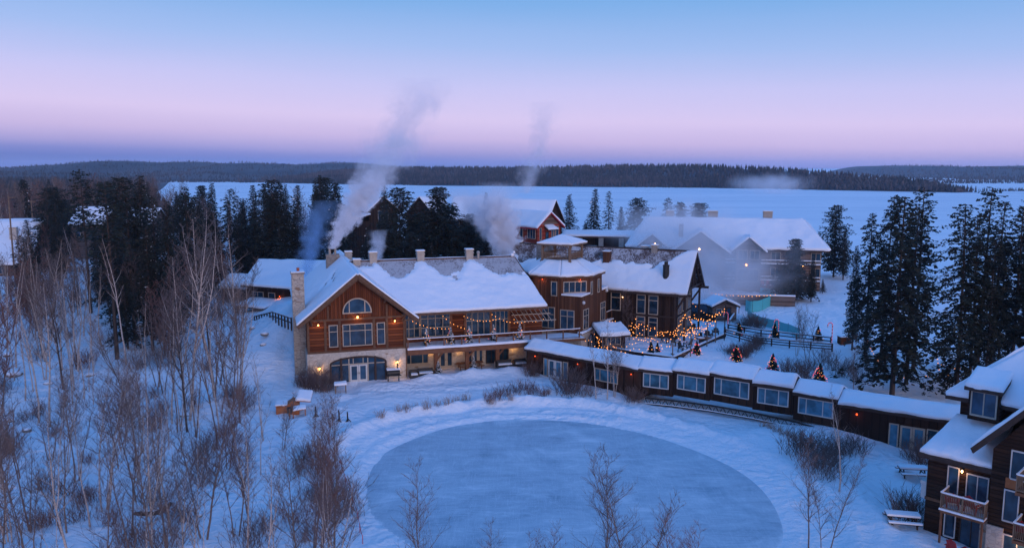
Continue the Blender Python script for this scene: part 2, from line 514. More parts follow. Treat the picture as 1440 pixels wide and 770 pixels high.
def seg_d(x, y, P):
    best = 1e9
    for (x0, y0), (x1, y1) in zip(P, P[1:]):
        dx, dy = x1 - x0, y1 - y0
        t = max(0, min(1, ((x - x0) * dx + (y - y0) * dy) / (dx * dx + dy * dy)))
        best = min(best, math.hypot(x - x0 - t * dx, y - y0 - t * dy))
    return best
PATHS = [[(-17.6, 86.5), (-17.0, 81.5), (-19.5, 77.5), (-21.5, 75)], [(-17.0, 81.5), (-13.5, 75.5), (-10.5, 72)], [(36.2, 67.5), (33.5, 62.5), (29.5, 56.5), (25.5, 50), (23, 44)], [(-16, 84), (-6, 84.5), (3, 87), (8, 84), (13, 79.5)], [(-24.5, 84), (-27, 92), (-29, 101), (-31, 108)]]
def shore(x):
    return 205 if x > -20 else 205 + (-20 - x) * 1.1
def gh(x, y, fine=True):
    q = Vector((x, y, 0)) - O
    u, v = q.dot(A), q.dot(B)
    z = 0.0
    z += 2.0 * sstep(1, 11, v) * sstep(2.0, -1.0, u) * sstep(-26, -6, u) * sstep(34, 26, v)         # bank along the left side of the lodge
    z += 3.2 * sstep(10, 20, v) * sstep(32, 20, u) * sstep(-8, 0, u)                                # courtyard behind
    z += 1.6 * sstep(-30, -70, x) * sstep(60, 120, y)
    rd = rink_d(x, y)
    low = sstep(9, 1.2, rd)
    right = sstep(24, 30, x) * sstep(72, 66, y)
    z = z * (1 - low) - 1.0 * max(low, right * .95)
    # the hollow that the bridge spans
    z -= .55 * sstep(6, 1, math.hypot((x - 19.5) / 1.5, (y - 78.2) / 1.0) - 3) * (1 - low)
    z += 1.28 * sstep(6, 0, math.hypot(max(0, abs(x - 21) - 6), max(0, abs(y - 104) - 7)))
    z += .25 * sstep(20, 40, x) * sstep(120, 140, y)
    # falls to the lake
    s = shore(x)
    z = z * sstep(s, s - 30, y) - 7.0 * sstep(s - 28, s + 12, y)
    if y < 300 and fine:
        out = sstep(.3, 1.6, rd)
        ang = math.atan2((x - RC[0]) * RD2[0] + (y - RC[1]) * RD2[1], (x - RC[0]) * RD1[0] + (y - RC[1]) * RD1[1])
        k = .30 + .70 * sstep(-.2, .7, math.cos(ang - 3.0))
        for rr, ww, hh in ((.8, .45, .32), (2.2, .8, .34), (4.2, .75, .80)):
            z += k * hh * math.exp(-((rd - rr - .35 * fbm(x, y, .2, 2, 9)) / ww) ** 2) * (.9 + .40 * fbm(x, y, .7, 3, 2))
        z += out * (.16 * fbm(x, y, .12, 4, 1) + .12 * fbm(x, y, .5, 3, 4) * (.6 + fbm(x, y, .08, 2, 12)) + .12 * max(0, fbm(x, y, .9, 3, 8)) * (.5 + sstep(14, 4, rd)))
        if 42 < y < 112 and -34 < x < 40:
            for P in PATHS:
                d = seg_d(x, y, P)
                if d < 2.2: z += -.16 * math.exp(-(d / .55) ** 2) + .07 * math.exp(-((d - 1.0) / .35) ** 2) + .09 * fbm(x, y, 1.6, 2, 15) * math.exp(-(d / .9) ** 2)
        wood = sstep(-22, -34, x)
        z += wood * (.35 * fbm(x, y, .17, 4, 3) + .10 * fbm(x, y, .9, 3, 5))
        for c, sx, sy, h in MOUNDS:
            dx, dy = x - c.x, y - c.y
            if abs(dx) < 8 and abs(dy) < 8:
                mu, mv = dx * A.x + dy * A.y, dx * B.x + dy * B.y
                z += h * math.exp(-(mu / sx) ** 2 - (mv / sy) ** 2) * (1 + .35 * fbm(x, y, .9, 3, 6))
        if 100 < y < 200 and x > 30:      # tracks that skirt the pines
            for c in (44 + 8 * math.sin(y * .06), 51 + 6 * math.sin(y * .05 + 1)):
                z -= .22 * math.exp(-((x - c) / .7) ** 2)
    return z
def gz(x, y): return gh(x, y)
def G(u, v):
    """ground point seen at a spot of the photo"""
    z = 0.0
    for _ in range(8):
        p = at(u, v, z); z = gh(p.x, p.y)
    p = at(u, v, z)
    return Vector((p.x, p.y, z))

def lines(spans):
    out = []
    for a, b, st in spans:
        n = max(1, round((b - a) / st))
        out += [a + (b - a) * i / n for i in range(n)]
    return out + [spans[-1][1]]
def make_ground():
    xs = lines([(-9000, -1200, 1300), (-1200, -250, 120), (-250, -90, 8), (-90, -36, .9), (-36, 46, .45), (46, 110, 1.2), (110, 250, 8), (250, 1200, 120), (1200, 9000, 1300)])
    ys = lines([(-400, 0, 80), (0, 36, 4), (36, 100, .42), (100, 135, .9), (135, 260, 3), (260, 600, 24), (600, 12000, 1200)])
    nx, ny = len(xs), len(ys)
    v = [(x, y, gh(x, y) if (abs(x) < 260 and 0 < y < 620) else (-7.0 if y > 300 else 0.0)) for y in ys for x in xs]
    f = [(j * nx + i, j * nx + i + 1, (j + 1) * nx + i + 1, (j + 1) * nx + i) for j in range(ny - 1) for i in range(nx - 1)]
    m = MB(); m.v, m.f, m.m = v, f, [0] * len(f)
    tag(m.build('snowy_ground', 'snow', smooth=True, recalc=False), 'rolling snow covered ground around the lodge and pond', kind='structure')
make_ground()
# frozen lake
m = MB(); m.add([(-16000, 150, -5), (16000, 150, -5), (16000, 16000, -5), (-16000, 16000, -5)], [(0, 1, 2, 3)])
tag(m.build('frozen_lake', 'lake_snow', recalc=False), 'wide frozen lake under snow', kind='structure')
# skating rink: swept ice
m = MB(); pts = []
for i in range(96):
    t = 2 * math.pi * i / 96
    k = 1 + .012 * math.sin(3 * t + 1) + .008 * math.sin(7 * t)
    p, q = math.cos(t) * RA * k * 1.0, math.sin(t) * RB * k
    pts.append((RC[0] + p * RD1[0] + q * RD2[0], RC[1] + p * RD1[1] + q * RD2[1], -.992))
m.add(pts, [tuple(range(96))])
tag(m.build('ice_rink', 'rink_ice', recalc=False), 'oval swept ice rink in front of the lodge', kind='structure')

# ------------------------------------------------------------------ building helpers
def window(par, f, u0, u1, z0, z1, cols=(), rows=(), fw=.09, n=0.0, fm='trim', gm='glass', name='window', label=None, dep=.08):
    """frame (a part) with one pane (its sub-part); cols / rows are metres from the left / bottom edge"""
    m = MB()
    m.fbox(f, u0, u0 + fw, n - .05, n + dep, z0, z1); m.fbox(f, u1 - fw, u1, n - .05, n + dep, z0, z1)
    m.fbox(f, u0 + fw, u1 - fw, n - .05, n + dep, z1 - fw, z1); m.fbox(f, u0 + fw, u1 - fw, n - .05, n + dep + .04, z0, z0 + fw)
    for c in cols: m.fbox(f, u0 + c - fw * .42, u0 + c + fw * .42, n - .05, n + dep - .012, z0 + fw, z1 - fw)
    for r in rows: m.fbox(f, u0 + fw, u1 - fw, n - .05, n + dep - .024, z0 + r - fw * .42, z0 + r + fw * .42)
    o = m.build(name, fm, par)
    p = MB(); p.fbox(f, u0 + .02, u1 - .02, n - .04, n + .025, z0 + .02, z1 - .02)
    p.build('pane', gm, o)
    if label: o['label'] = label
    return o

def door(par, f, u0, u1, z0, z1, leaves=2, fm='trim', gm='glass', n=0.0, side=0):
    """glazed door leaves, each with a pane and a handle"""
    w = (u1 - u0) / leaves
    for i in range(leaves):
        a, b = u0 + i * w + .015, u0 + (i + 1) * w - .015
        m = MB(); s = .16
        m.fbox(f, a, a + s, n - .03, n + .09, z0, z1); m.fbox(f, b - s, b, n - .03, n + .09, z0, z1)
        m.fbox(f, a + s, b - s, n - .03, n + .09, z1 - s, z1); m.fbox(f, a + s, b - s, n - .03, n + .09, z0, z0 + .3)
        d = m.build('door', fm, par)
        p = MB(); p.fbox(f, a + .05, b - .05, n - .02, n + .045, z0 + .1, z1 - .05); p.build('pane', gm, d)
        h = MB(); hx = b - .09 if i % 2 == 0 else a + .05
        h.fbox(f, hx, hx + .04, n + .09, n + .15, z0 + .95, z0 + 1.15); h.build('handle', 'black_iron', d)

def lamp(par, f, u, z, n=0.0, mat='lamp_warm', power=14, r=.11, color=(1, .5, .18)):
    m = MB(); m.fbox(f, u - .06, u + .06, n - .02, n + .05, z - .02, z + .16)
    m.fbox(f, u - .14, u + .14, n + .02, n + .28, z + .14, z + .19)
    o = m.build('wall_lamp', 'black_iron', par)
    b = MB(); c = f.p(u, n + .16, z); b.ball(c, r, 0, (1, 1, 1.2)); b.build('lamp_bulb', mat, o, smooth=True)
    if power:
        l = bpy.data.objects.new('lamp_light', bpy.data.lights.new('lamp_light', 'POINT'))
        l.data.energy = power; l.data.color = color; l.data.shadow_soft_size = .1
        col.objects.link(l); l.parent = par
        l.location = f.p(u, n + .36, z - .12)
    return o

def snow_sheet(par, q, th=.28, nu=24, nv=16, mask=None, name='roof_snow', mat='roof_snow', lump=.38, seed=0.0, edge=.10):
    """blanket of snow on a roof slope q = (eave0, eave1, ridge1, ridge0); mask(s, t) < 0 leaves the roof bare"""
    q = [Vector(p) for p in q]
    n = (q[1] - q[0]).cross(q[3] - q[0]).normalized()
    if n.z < 0: n = -n
    def grid(k, length):
        e = min(.2, edge / max(length, .01))
        return [0, e * .25, e] + [e + (1 - 2 * e) * i / k for i in range(1, k)] + [1 - e, 1 - e * .25, 1]
    us = grid(nu, (q[1] - q[0]).length); vs_ = grid(nv, (q[3] - q[0]).length)
    def prof(i, k):
        j = min(i, k - 1 - i)
        return (0, .72, 1)[min(j, 2)]
    V, val = [], []
    for j, t in enumerate(vs_):
        for i, s in enumerate(us):
            p = q[0] * (1 - s) * (1 - t) + q[1] * s * (1 - t) + q[2] * s * t + q[3] * (1 - s) * t
            mk = 1.0 if mask is None else mask(s, t, p)
            h = th * prof(i, len(us)) * prof(j, len(vs_))
            h *= 1 + lump * mnoise.fractal(p * .45 + Vector((seed, seed, 0)), 1, 2, 3) + lump * .4 * mnoise.fractal(p * 1.6 + Vector((seed, 0, 0)), 1, 2, 2)
            h *= min(1, max(0, mk))
            if j < 3:       # the lip sags unevenly over the eave
                w_ = .10 * mnoise.fractal(Vector((p.x * .8 + seed, p.y * .8, seed)), 1, 2, 3) - .02
                p = p + (q[0] - q[3]).normalized() * w_
            V.append(p + n * (h + .012) if h > 0 else p - n * .03); val.append(mk)
    w = len(us)
    fs = []
    for j in range(len(vs_) - 1):
        for i in range(w - 1):
            c = (j * w + i, j * w + i + 1, (j + 1) * w + i + 1, (j + 1) * w + i)
            if max(val[k] for k in c) > 0: fs.append(c)
    m = MB(); m.add(V, fs)
    return m.build(name, mat, par, smooth=True)

def chimney(par, x0, x1, y0, y1, z0, z1, mat='metal_vent', cap=True, name='chimney'):
    m = MB(); m.box(x0, x1, y0, y1, z0, z1)
    o = m.build(name, mat, par)
    if cap:
        c = MB(); c.box(x0 - .08, x1 + .08, y0 - .08, y1 + .08, z1 - .34, z1 - .26); c.box(x0 - .1, x1 + .1, y0 - .1, y1 + .1, z1, z1 + .1)
        c.build('chimney_cap', mat, o)
        s = MB(); s.box(x0 - .06, x1 + .06, y0 - .06, y1 + .06, z1 + .1, z1 + .2); s.build('snow_cap', 'roof_snow', o)
    return o

def railing(par, pts, h=1.05, step=2.2, mat='beam', snow=True, rails=(1.0,), post=.13, balusters=False, name='railing'):
    """rails with their posts and the snow lying on them along a polyline"""
    rm, sm, bm_ = MB(), MB(), MB(); posts = []
    for a, b in zip(pts, pts[1:]):
        a, b = Vector(a), Vector(b)
        n = max(1, round((b - a).length / step))
        for i in range(n + 1):
            p = a.lerp(b, i / n)
            if all((p - o).length > .05 for o in posts): posts.append(p)
        for r in rails:
            rm.bar(a + Vector((0, 0, h * r)), b + Vector((0, 0, h * r)), .10, .07)
        rm.bar(a + Vector((0, 0, .12)), b + Vector((0, 0, .12)), .06, .06)
        if snow: sm.bar(a + Vector((0, 0, h * max(rails) + .075)), b + Vector((0, 0, h * max(rails) + .075)), .13, .07)
        if balusters:
            k = int((b - a).length / .14)
            for i in range(1, k):
                p = a.lerp(b, i / k); bm_.box(p.x - .02, p.x + .02, p.y - .02, p.y + .02, p.z + .12, p.z + h)
    o = rm.build(name, mat, par)
    for p in posts:
        pm = MB(); pm.box(p.x - post / 2, p.x + post / 2, p.y - post / 2, p.y + post / 2, p.z, p.z + h * 1.06); pm.build('post', mat, o)
    if snow:
        for p in posts: sm.box(p.x - post / 2 - .02, p.x + post / 2 + .02, p.y - post / 2 - .02, p.y + post / 2 + .02, p.z + h * 1.06, p.z + h * 1.06 + .07)
        sm.build('rail_snow', 'roof_snow', o)
    if balusters: bm_.build('balusters', 'metal_vent' if balusters == 'metal' else mat, o)
    return o

# ------------------------------------------------------------------ main lodge
def make_lodge():
    lo = thing('lodge', 'large log and stone lodge with a front gable, half round window and long snowy roof', 'lodge', O, 17)
    # gable wing
    m = MB(); m.box(0, 11.08, 0, 24, -.5, 3.5); m.build('stone_base', 'stone', lo)
    m = MB()
    m.box(.12, 10.96, .12, 23.9, 3.5, 7.15)
    m.build('log_wall', 'wood_log', lo)
    m = MB()
    g = [(.12, 7.15), (10.96, 7.15), (5.62, 11.75)]
    m.prism([(x, .14, z) for x, z in g], [(x, 23.9, z) for x, z in g]); m.build('gable_wall', 'wood_board', lo)
    m = MB()
    f = F(0, .12, 0)
    m.fbox(f, .1, 11, .0, .09, 7.1, 7.32); m.fbox(f, .1, 11, 0, .1, 3.48, 3.72)
    for u in (.2, 2.05, 3.62, 7.42, 8.88, 10.86): m.fbox(f, u - .13, u + .13, 0, .12, 3.72, 7.1)
    for u in (2.4, 8.9):
        m.fbox(f, u - .1, u + .1, 0, .1, 7.32, 11.75 - abs(u - 5.62) * .86 - .25)
    m.build('trim_boards', 'fascia', lo)
    window(lo, f, 2.42, 3.42, 4.12, 6.65, (), (1.75,))
    window(lo, f, 7.72, 8.66, 4.12, 6.65, (), (1.75,))
    window(lo, f, 3.92, 7.24, 4.12, 6.65, (.82, 2.5), (1.75,))
    # half round window
    def arc(cu, cz, rx, rz, n=20): return [(cu + rx * math.cos(math.pi * i / n), cz + rz * math.sin(math.pi * i / n)) for i in range(n + 1)]
    m = MB(); cu, cz, ro = 5.6, 7.95, 1.62
    a, b = arc(cu, cz, ro, ro), arc(cu, cz, ro - .13, ro - .13)
    for i in range(20):
        q = [a[i], a[i + 1], b[i + 1], b[i]]
        m.prism([f.p(u, -.02, z) for u, z in q], [f.p(u, .09, z) for u, z in q])
    m.fbox(f, cu - ro, cu + ro, -.02, .11, cz - .12, cz)
    for u in (-.86, .86): m.fbox(f, cu + u - .05, cu + u + .05, 0, .07, cz, cz + math.sqrt(1.55 ** 2 - .86 ** 2))
    w = m.build('half_round_window', 'trim', lo)
    m = MB(); pp = arc(cu, cz, ro - .05, ro - .05); m.prism([f.p(u, -.01, z) for u, z in pp], [f.p(u, .03, z) for u, z in pp]); m.build('pane', 'glass', w)
    # arched entrance
    f0 = F(0, 0, 0)
    m = MB(); cu, cz, rx, rz = 5.57, 2.15, 3.17, .82
    a, b = arc(cu, cz, rx, rz), arc(cu, cz, rx - .2, rz - .2)
    for i in range(20):
        q = [a[i], a[i + 1], b[i + 1], b[i]]
        m.prism([f0.p(u, -.04, z) for u, z in q], [f0.p(u, .12, z) for u, z in q])
    for u in (cu - rx, cu + rx - .2): m.fbox(f0, u, u + .2, -.04, .12, -.1, cz)
    for u in (3.55, 7.35): m.fbox(f0, u, u + .22, 0, .16, -.1, 2.85)
    e = m.build('entrance_frame', 'fascia_dark', lo)
    m = MB(); pp = [(cu - rx + .05, -.1)] + arc(cu, cz, rx - .1, rz - .1)[::-1] + [(cu + rx - .05, -.1)]
    m.prism([f0.p(u, -.03, z) for u, z in pp], [f0.p(u, .03, z) for u, z in pp]); m.build('pane', 'glass', e)
    m = MB()
    for u in (4.52, 6.62): m.fbox(f0, u - .06, u + .06, .02, .09, -.1, 2.88)
    m.fbox(f0, 3.77, 7.35, .02, .085, 2.02, 2.14)
    for u in (5.0, 6.1): m.fbox(f0, u - .04, u + .04, .02, .08, 2.14, 2.95)
    m.fbox(f0, 2.5, 3.55, .02, .08, 2.02, 2.12); m.fbox(f0, 7.57, 8.65, .02, .08, 2.02, 2.12)
    m.build('glazing_bars', 'trim', e)
    door(lo, f0, 4.6, 6.55, -.02, 2.0, 2, 'trim_white', n=.03)
    # roof of the gable wing
    ap, eL, eR, zl, zr = 5.66, -.95, 12.25, 6.95, 7.0
    for nm, q in (('left', [(eL, -1.2, zl), (eL, 24.6, zl), (ap, 24.6, 12.4), (ap, -1.2, 12.4)]), ('right', [(eR, -1.2, zr), (eR, 24.6, zr), (ap, 24.6, 12.4), (ap, -1.2, 12.4)])):
        m = MB(); m.slab(q, .24); r = m.build('roof', 'shingle_grey', lo)
        if nm == 'left':
            def mk(s, t, p):
                v = 1.0
                for (u0, t0) in ((.30, .68), (.42, .72), (.36, .55)):
                    d = abs(t - t0 - (s - u0) * .9) * 6.8
                    if abs(s - u0) < .055: v = min(v, d / .35 - .45)
                return v
            snow_sheet(r, q, .20, 60, 26, mk, seed=3)
        else:
            snow_sheet(r, q, .22, 60, 18, seed=5)
    m = MB()    # rake boards and exposed truss
    for s, e_ in ((-1, eL), (1, eR)):
        zz = zl if s < 0 else zr
        m.bar((ap, -1.16, 12.22), (e_, -1.16, zz - .18), .12, .42)
        m.bar((ap, -.9, 11.85), (e_ - s * .5, -.9, zz + .05), .16, .26)
        m.bar((ap + s * 5.0, -.5, 7.4), (ap + s * 5.0, .1, 7.4), .2, .2)
        m.bar((ap + s * 5.0, .1, 6.7), (ap + s * 5.2, -.85, 7.5), .16, .18)
        m.bar((ap + s * 3.0, .05, 8.9), (ap + s * 3.1, -.85, 9.6), .16, .18)
    m.build('bargeboard', 'fascia', lo)
    m = MB(); m.tube([(11.0, -.1, .2), (11.0, -.1, 6.7), (11.6, -.5, 7.0)], .055); m.build('downpipe', 'fascia', lo)
    # stone chimney on the left wall
    m = MB(); m.box(-1.25, .1, 3.6, 5.4, 0, 12.0); c = m.build('stone_chimney', 'stone_mixed', lo)
    m = MB(); m.box(-1.35, .2, 3.5, 5.5, 12.0, 12.2); m.build('chimney_cap', 'stone_dark', c)
    m = MB(); m.tube([(-.5, 4.5, 12.2), (-.5, 4.5, 12.65)], .17, 10); m.build('chimney_pot', 'clay', c)
    m = MB(); m.box(-1.32, .17, 3.53, 5.47, 12.2, 12.28); m.build('snow_cap', 'roof_snow', c)
    # rear flue block
    c = chimney(lo, 3.5, 5.2, 16.6, 17.8, 9.5, 12.75, 'stone_dark', False, 'flue_block')
    m = MB()
    for x in (4.0, 4.7): m.tube([(x, 17.2, 12.7), (x, 17.2, 13.4)], .16, 8); m.tube([(x, 17.2, 13.4), (x, 17.2, 13.52)], .22, 8)
    m.build('flue', 'metal_vent', c)
    for (u, v, z0, z1) in ((6.35, 16.8, 11.2, 12.95), (6.62, 9.2, 11.0, 12.75)): chimney(lo, u - .42, u + .42, v - .4, v + .4, z0, z1)
    for (u, v) in ((8.65, 9.5), (14.55, 9.5), (20.85, 9.5)): chimney(lo, u - .45, u + .45, v - .42, v + .42, 12.0, 13.55)
    m = MB(); m.tube([(22.0, 9.3, 12.4), (22.0, 9.3, 13.1)], .18, 8); m.ball((22.0, 9.3, 13.2), .24); m.build('vent_pipe', 'metal_vent', lo)
    # long wing
    fw = F(0, 3.2, 0)
    m = MB(); m.box(11.08, 26.5, 3.2, 16, -.5, 3.3); m.build('stone_base', 'stone', lo)
    m = MB(); m.box(11.0, 28.6, 3.3, 16, 3.3, 7.6); m.build('log_wall', 'wood_log', lo)
    q = [(11.7, -.15, 7.5), (28.1, -.15, 7.5), (26.9, 9.5, 12.5), (5.8, 9.5, 12.5)]
    m = MB(); m.slab(q, .26); r = m.build('roof', 'shingle_grey', lo)
    def mk2(s, t, p):
        u = (p - Vector((0, 0, 0))).x
        kn = [8.6, 14.55, 20.85, 27.6]
        d = 0
        for a, b in zip(kn, kn[1:]):
            if a <= u <= b:
                k = (u - a) / (b - a)
                d = math.sin(math.pi * k) ** 1.3 * .36
                if a == 20.85 and k > .5: d = .31
        if u < 8.6: d = .10
        d *= 1 + .45 * mnoise.fractal(p * .7, 1, 2, 4)
        v = (1 - d - t + .03 * mnoise.fractal(p * 2.0, 1, 2, 3)) / .09
        return min(v, (27.75 - (u - (-.0)) + (0)) / .25 + t * -1.2 + 1.0) if t > .2 else v
    snow_sheet(r, q, .26, 90, 46, mk2, seed=9)
    q = [(28.1, 19.15, 7.5), (11.7, 19.15, 7.5), (5.8, 9.5, 12.5), (26.9, 9.5, 12.5)]
    m = MB(); m.slab(q, .26); r = m.build('roof', 'shingle_grey', lo); snow_sheet(r, q, .26, 20, 10, seed=2)
    m = MB(); m.prism([(26.4, 3.3, 7.6), (26.4, 16, 7.6), (26.4, 9.5, 12.1)], [(26.2, 3.3, 7.6), (26.2, 16, 7.6), (26.2, 9.5, 12.1)]); m.build('gable_wall', 'wood_board', lo)
    m = MB(); m.bar((28.05, -.2, 7.35), (26.95, 9.5, 12.3), .14, .36); m.box(11.8, 28.0, -.22, -.12, 7.22, 7.48); m.build('fascia', 'fascia', lo)
    m = MB(); m.tube([(5.8, 9.5, 12.56), (26.9, 9.5, 12.56)], .09, 5); m.build('ridge_cap', 'fascia', lo)
    m = MB(); m.ball((26.6, 9.4, 12.75), .28); m.ball((26.75, 9.2, 13.1), .2); m.build('ridge_snow', 'roof_snow', lo, smooth=True)
    # upper glazing on the deck
    fu = F(0, 3.3, 0)
    for (a, b, cs) in ((11.25, 13.2, (.65, 1.3)), (13.3, 16.9, (.9, 1.8, 2.7)), (18.85, 21.9, (.75, 1.5, 2.25)), (22.05, 24.2, (.55, 1.1, 1.65))):
        window(lo, fu, a, b, 3.95 if b < 17 else 3.7, 6.95, cs, (1.1, 2.2) if b < 17 else (1.9,), .08)
    for u in (17.0, 18.75, 21.98, 24.3, 26.2):
        m = MB(); m.fbox(fu, u - .14, u + .14, 0, .16, 3.45, 7.3); m.build('wall_post', 'beam', lo)
    # lattice awning under the eave
    m = MB()
    for i in range(3): m.bar((24.2, 2.9 - i * 1.1, 6.9 - i * .62), (28.8 + i * .35, 2.9 - i * 1.1, 6.9 - i * .62), .09)
    for i in range(8): m.bar((24.2 + i * .6, 3.2, 7.1), (24.7 + i * .6, .5, 5.55), .07)
    m.build('awning_lattice', 'trim', lo)
    # deck
    m = MB(); m.box(11.1, 33.0, -.35, 3.2, 3.05, 3.36); dk = m.build('deck', 'beam', lo)
    m = MB(); m.box(11.12, 32.9, -.30, 3.15, 3.36, 3.40)
    m.build('deck_snow', 'snow', dk)
    snow_sheet(dk, [(11.1, -.52, 3.36), (28.3, -.52, 3.36), (28.3, .42, 3.36), (11.1, .42, 3.36)], .2, 40, 5, name='deck_snow', seed=4, lump=.5)
    m = MB(); m.box(11.1, 26.6, -.42, -.36, 2.72, 3.2); m.build('deck_beam', 'beam', lo)
    for u in (14.7, 18.45, 22.2):
        m = MB(); m.box(u - .22, u + .22, 1.0, 1.4, 0, 3.04)
        m.bar((u + .1, 1.2, 1.6), (u + 1.3, 1.2, 2.95), .2, .2); m.build('deck_post', 'beam', lo)
    m = MB(); m.box(21.9, 22.5, .9, 1.5, -.2, .8); m.build('post_pier', 'stone', lo)
    railing(lo, [(11.2, -.2, 3.38), (32.2, -.2, 3.38)], 1.12, 2.1, rails=(1.0,))
    # lower storey under the deck
    window(lo, fw, 11.5, 14.2, .75, 2.6, (.55, 2.0), (), .1)
    window(lo, fw, 14.75, 15.25, .2, 2.6)
    door(lo, fw, 15.5, 17.2, 0, 2.45, 2)
    door(lo, fw, 19.0, 21.0, 0, 2.45, 3)
    window(lo, fw, 21.3, 24.2, .2, 2.6, (.7, 1.45, 2.2), (), .1, fm='fascia_dark')
    m = MB(); m.fbox(fw, 10.95, 14.4, 0, .1, 0.5, .7); m.build('sill', 'trim', lo)
    lamp(lo, f, 5.6, 7.42, .1, power=22); lamp(lo, f, 1.3, 6.75, .12, power=9, r=.08); lamp(lo, f, 9.75, 6.75, .12, power=16, r=.08)
    lamp(lo, f0, 1.28, 1.85, power=14); lamp(lo, f0, 9.95, 1.95, power=18)
    for u, pw in ((14.45, 7), (17.95, 9), (24.8, 15)): lamp(lo, fw, u, 2.1, power=pw, r=.13)
    return lo
make_lodge()

# ------------------------------------------------------------------ octagonal tower
FW = L(33.3, 2.0)
def make_tower():
    t = thing('octagonal_tower', 'brown timber octagonal tower with a railed lookout cupola on its roof', 'tower', FW, -28)
    c8 = [(-2.83, 0), (0, 2.83), (0, 6.83), (-2.83, 9.66), (-6.83, 9.66), (-9.66, 6.83), (-9.66, 2.83), (-6.83, 0)]
    m = MB(); m.poly_z([(-6.83, .0), (0, 0), (0, 8.7), (-2, 8.7), (-9.66, 9.0), (-9.66, 2.83)], -.5, 3.38); m.build('stone_base', 'stone', t)
    m = MB(); m.poly_z([(-6.83, .02), (-.02, .02), (-.02, 8.66), (-2, 8.66), (-9.64, 9.0), (-9.64, 2.83)], 3.38, 8.0); m.build('lower_wall', 'wood_tower', t)
    m = MB(); m.poly_z(c8, 8.0, 10.5); m.build('upper_wall', 'wood_tower', t)
    # snow on the ledges
    m = MB(); m.poly_z([(-2.95, -.12), (.12, -.12), (.12, 3.0)], 8.0, 8.06); m.build('ledge', 'fascia', t)
    m = MB(); m.poly_z([(-2.7, -.06), (.06, -.06), (.06, 2.75)], 8.06, 8.26); m.build('ledge_snow', 'roof_snow', t)
    m = MB(); m.poly_z([(.1, 6.7), (.1, 8.8), (-2.8, 8.8), (-2.8, 9.6)], 8.0, 8.3); m.build('ledge_snow', 'roof_snow', t)
    # eight sided roof up to the cupola
    cx, cy, n8 = -4.83, 4.83, 8
    re = (4.83 + .42) / math.cos(math.pi / 8); ri = 2.3 / math.cos(math.pi / 8)
    oc = lambda r, i: (cx + r * math.cos(math.pi / 8 + i * math.pi / 4), cy + r * math.sin(math.pi / 8 + i * math.pi / 4))
    m = MB()
    lo_ = [(*oc(re, i), 10.42) for i in range(8)]; hi = [(*oc(ri, i), 12.05) for i in range(8)]
    lb = [(x, y, z - .22) for x, y, z in lo_]
    m.add(lo_ + hi + lb, [(i, (i + 1) % 8, 8 + (i + 1) % 8, 8 + i) for i in range(8)] + [(16 + i, 16 + (i + 1) % 8, (i + 1) % 8, i) for i in range(8)] + [tuple(range(8, 16)), tuple(range(16, 24))])
    r = m.build('roof', 'fascia', t)
    for i in range(8):
        j = (i + 1) % 8
        snow_sheet(r, [lo_[i], lo_[j], hi[j], hi[i]], .22, 10, 8, seed=i, edge=.06)
    # windows
    fa = F(0, 0, 0)
    window(t, fa, -4.15, -3.3, 7.9, 9.75, n=.0)
    window(t, fa, -6.3, -3.6, 3.7, 6.45, (.9, 1.8), (1.8,), n=0)
    window(t, fa, -2.85, -.9, 3.75, 6.25, (.98,), (1.7,), n=0)
    fb = F(-2.83, 0, 45)
    window(t, fb, .35, 3.5, 8.28, 9.75, (.79, 1.58, 2.37), (), .1)
    fc = F(0, 0, 90)
    window(t, fc, 2.95, 3.6, 7.9, 9.6); window(t, fc, 5.3, 6.0, 7.85, 9.65)
    window(t, fc, .65, 2.35, 3.75, 6.3, (.85,), (1.7,)); window(t, fc, 6.45, 8.1, 3.85, 6.35, (.8,), (1.7,))
    # round grey vent hoods
    for y, z in ((.5, 7.25), (8.3, 7.75)):
        m = MB(); m.ball(fc.p(y, .12, z), .24); m.build('vent_hood', 'trim_white', t, smooth=True)
    for ff, u in ((fa, -5.3), (fb, 2.6)):
        lamp(t, ff, u, 9.95, 0, 'lamp_red', 8, .05, (1, .28, .1))
    # stone parapet going right with a snow cap, arched doors in the stone
    m = MB(); m.fbox(fc, -.1, 15.2, -.35, .06, -.3, 3.3); m.build('stone_wall', 'stone', t)
    m = MB(); m.fbox(fc, -.2, 15.3, -.45, .22, 3.3, 3.44); m.fbox(fa, -9.0, .2, -.2, .22, 3.3, 3.42); m.build('coping', 'fascia', t)
    snow_sheet(t, [fc.p(-.2, .25, 3.44), fc.p(15.3, .25, 3.44), fc.p(15.3, -.4, 3.44), fc.p(-.2, -.4, 3.44)], .2, 30, 3, name='coping_snow', lump=.5)
    for ff, u, w, z0, h in ((fa, -3.6, 2.5, .6, 2.3), (fc, 3.0, 1.9, .8, 2.1), (fc, 11, 1.9, .9, 2.0)):
        m = MB(); rr = w / 2; n = 14
        o_ = [(u - rr, z0)] + [(u - rr * math.cos(math.pi * i / n), z0 + h - rr + (rr * .55 if ff is fa else rr) * math.sin(math.pi * i / n)) for i in range(n + 1)] + [(u + rr, z0)]
        i_ = [(u + (a - u) * .86, max(z0 + .08, b - .1)) for a, b in o_]
        k = len(o_)
        for i in range(k - 1):
            q = [o_[i], o_[i + 1], i_[i + 1], i_[i]]
            m.prism([ff.p(a, .04, b) for a, b in q], [ff.p(a, .16, b) for a, b in q])
        m.fbox(ff, u - .04, u + .04, .05, .13, z0 + .1, z0 + h - rr * .5)
        w_ = m.build('arched_window', 'orange_wood' if ff is fa else 'fascia_dark', t)
        m = MB(); m.prism([ff.p(a, .03, b) for a, b in o_], [ff.p(a, .09, b) for a, b in o_]); m.build('pane', 'glass', w_)
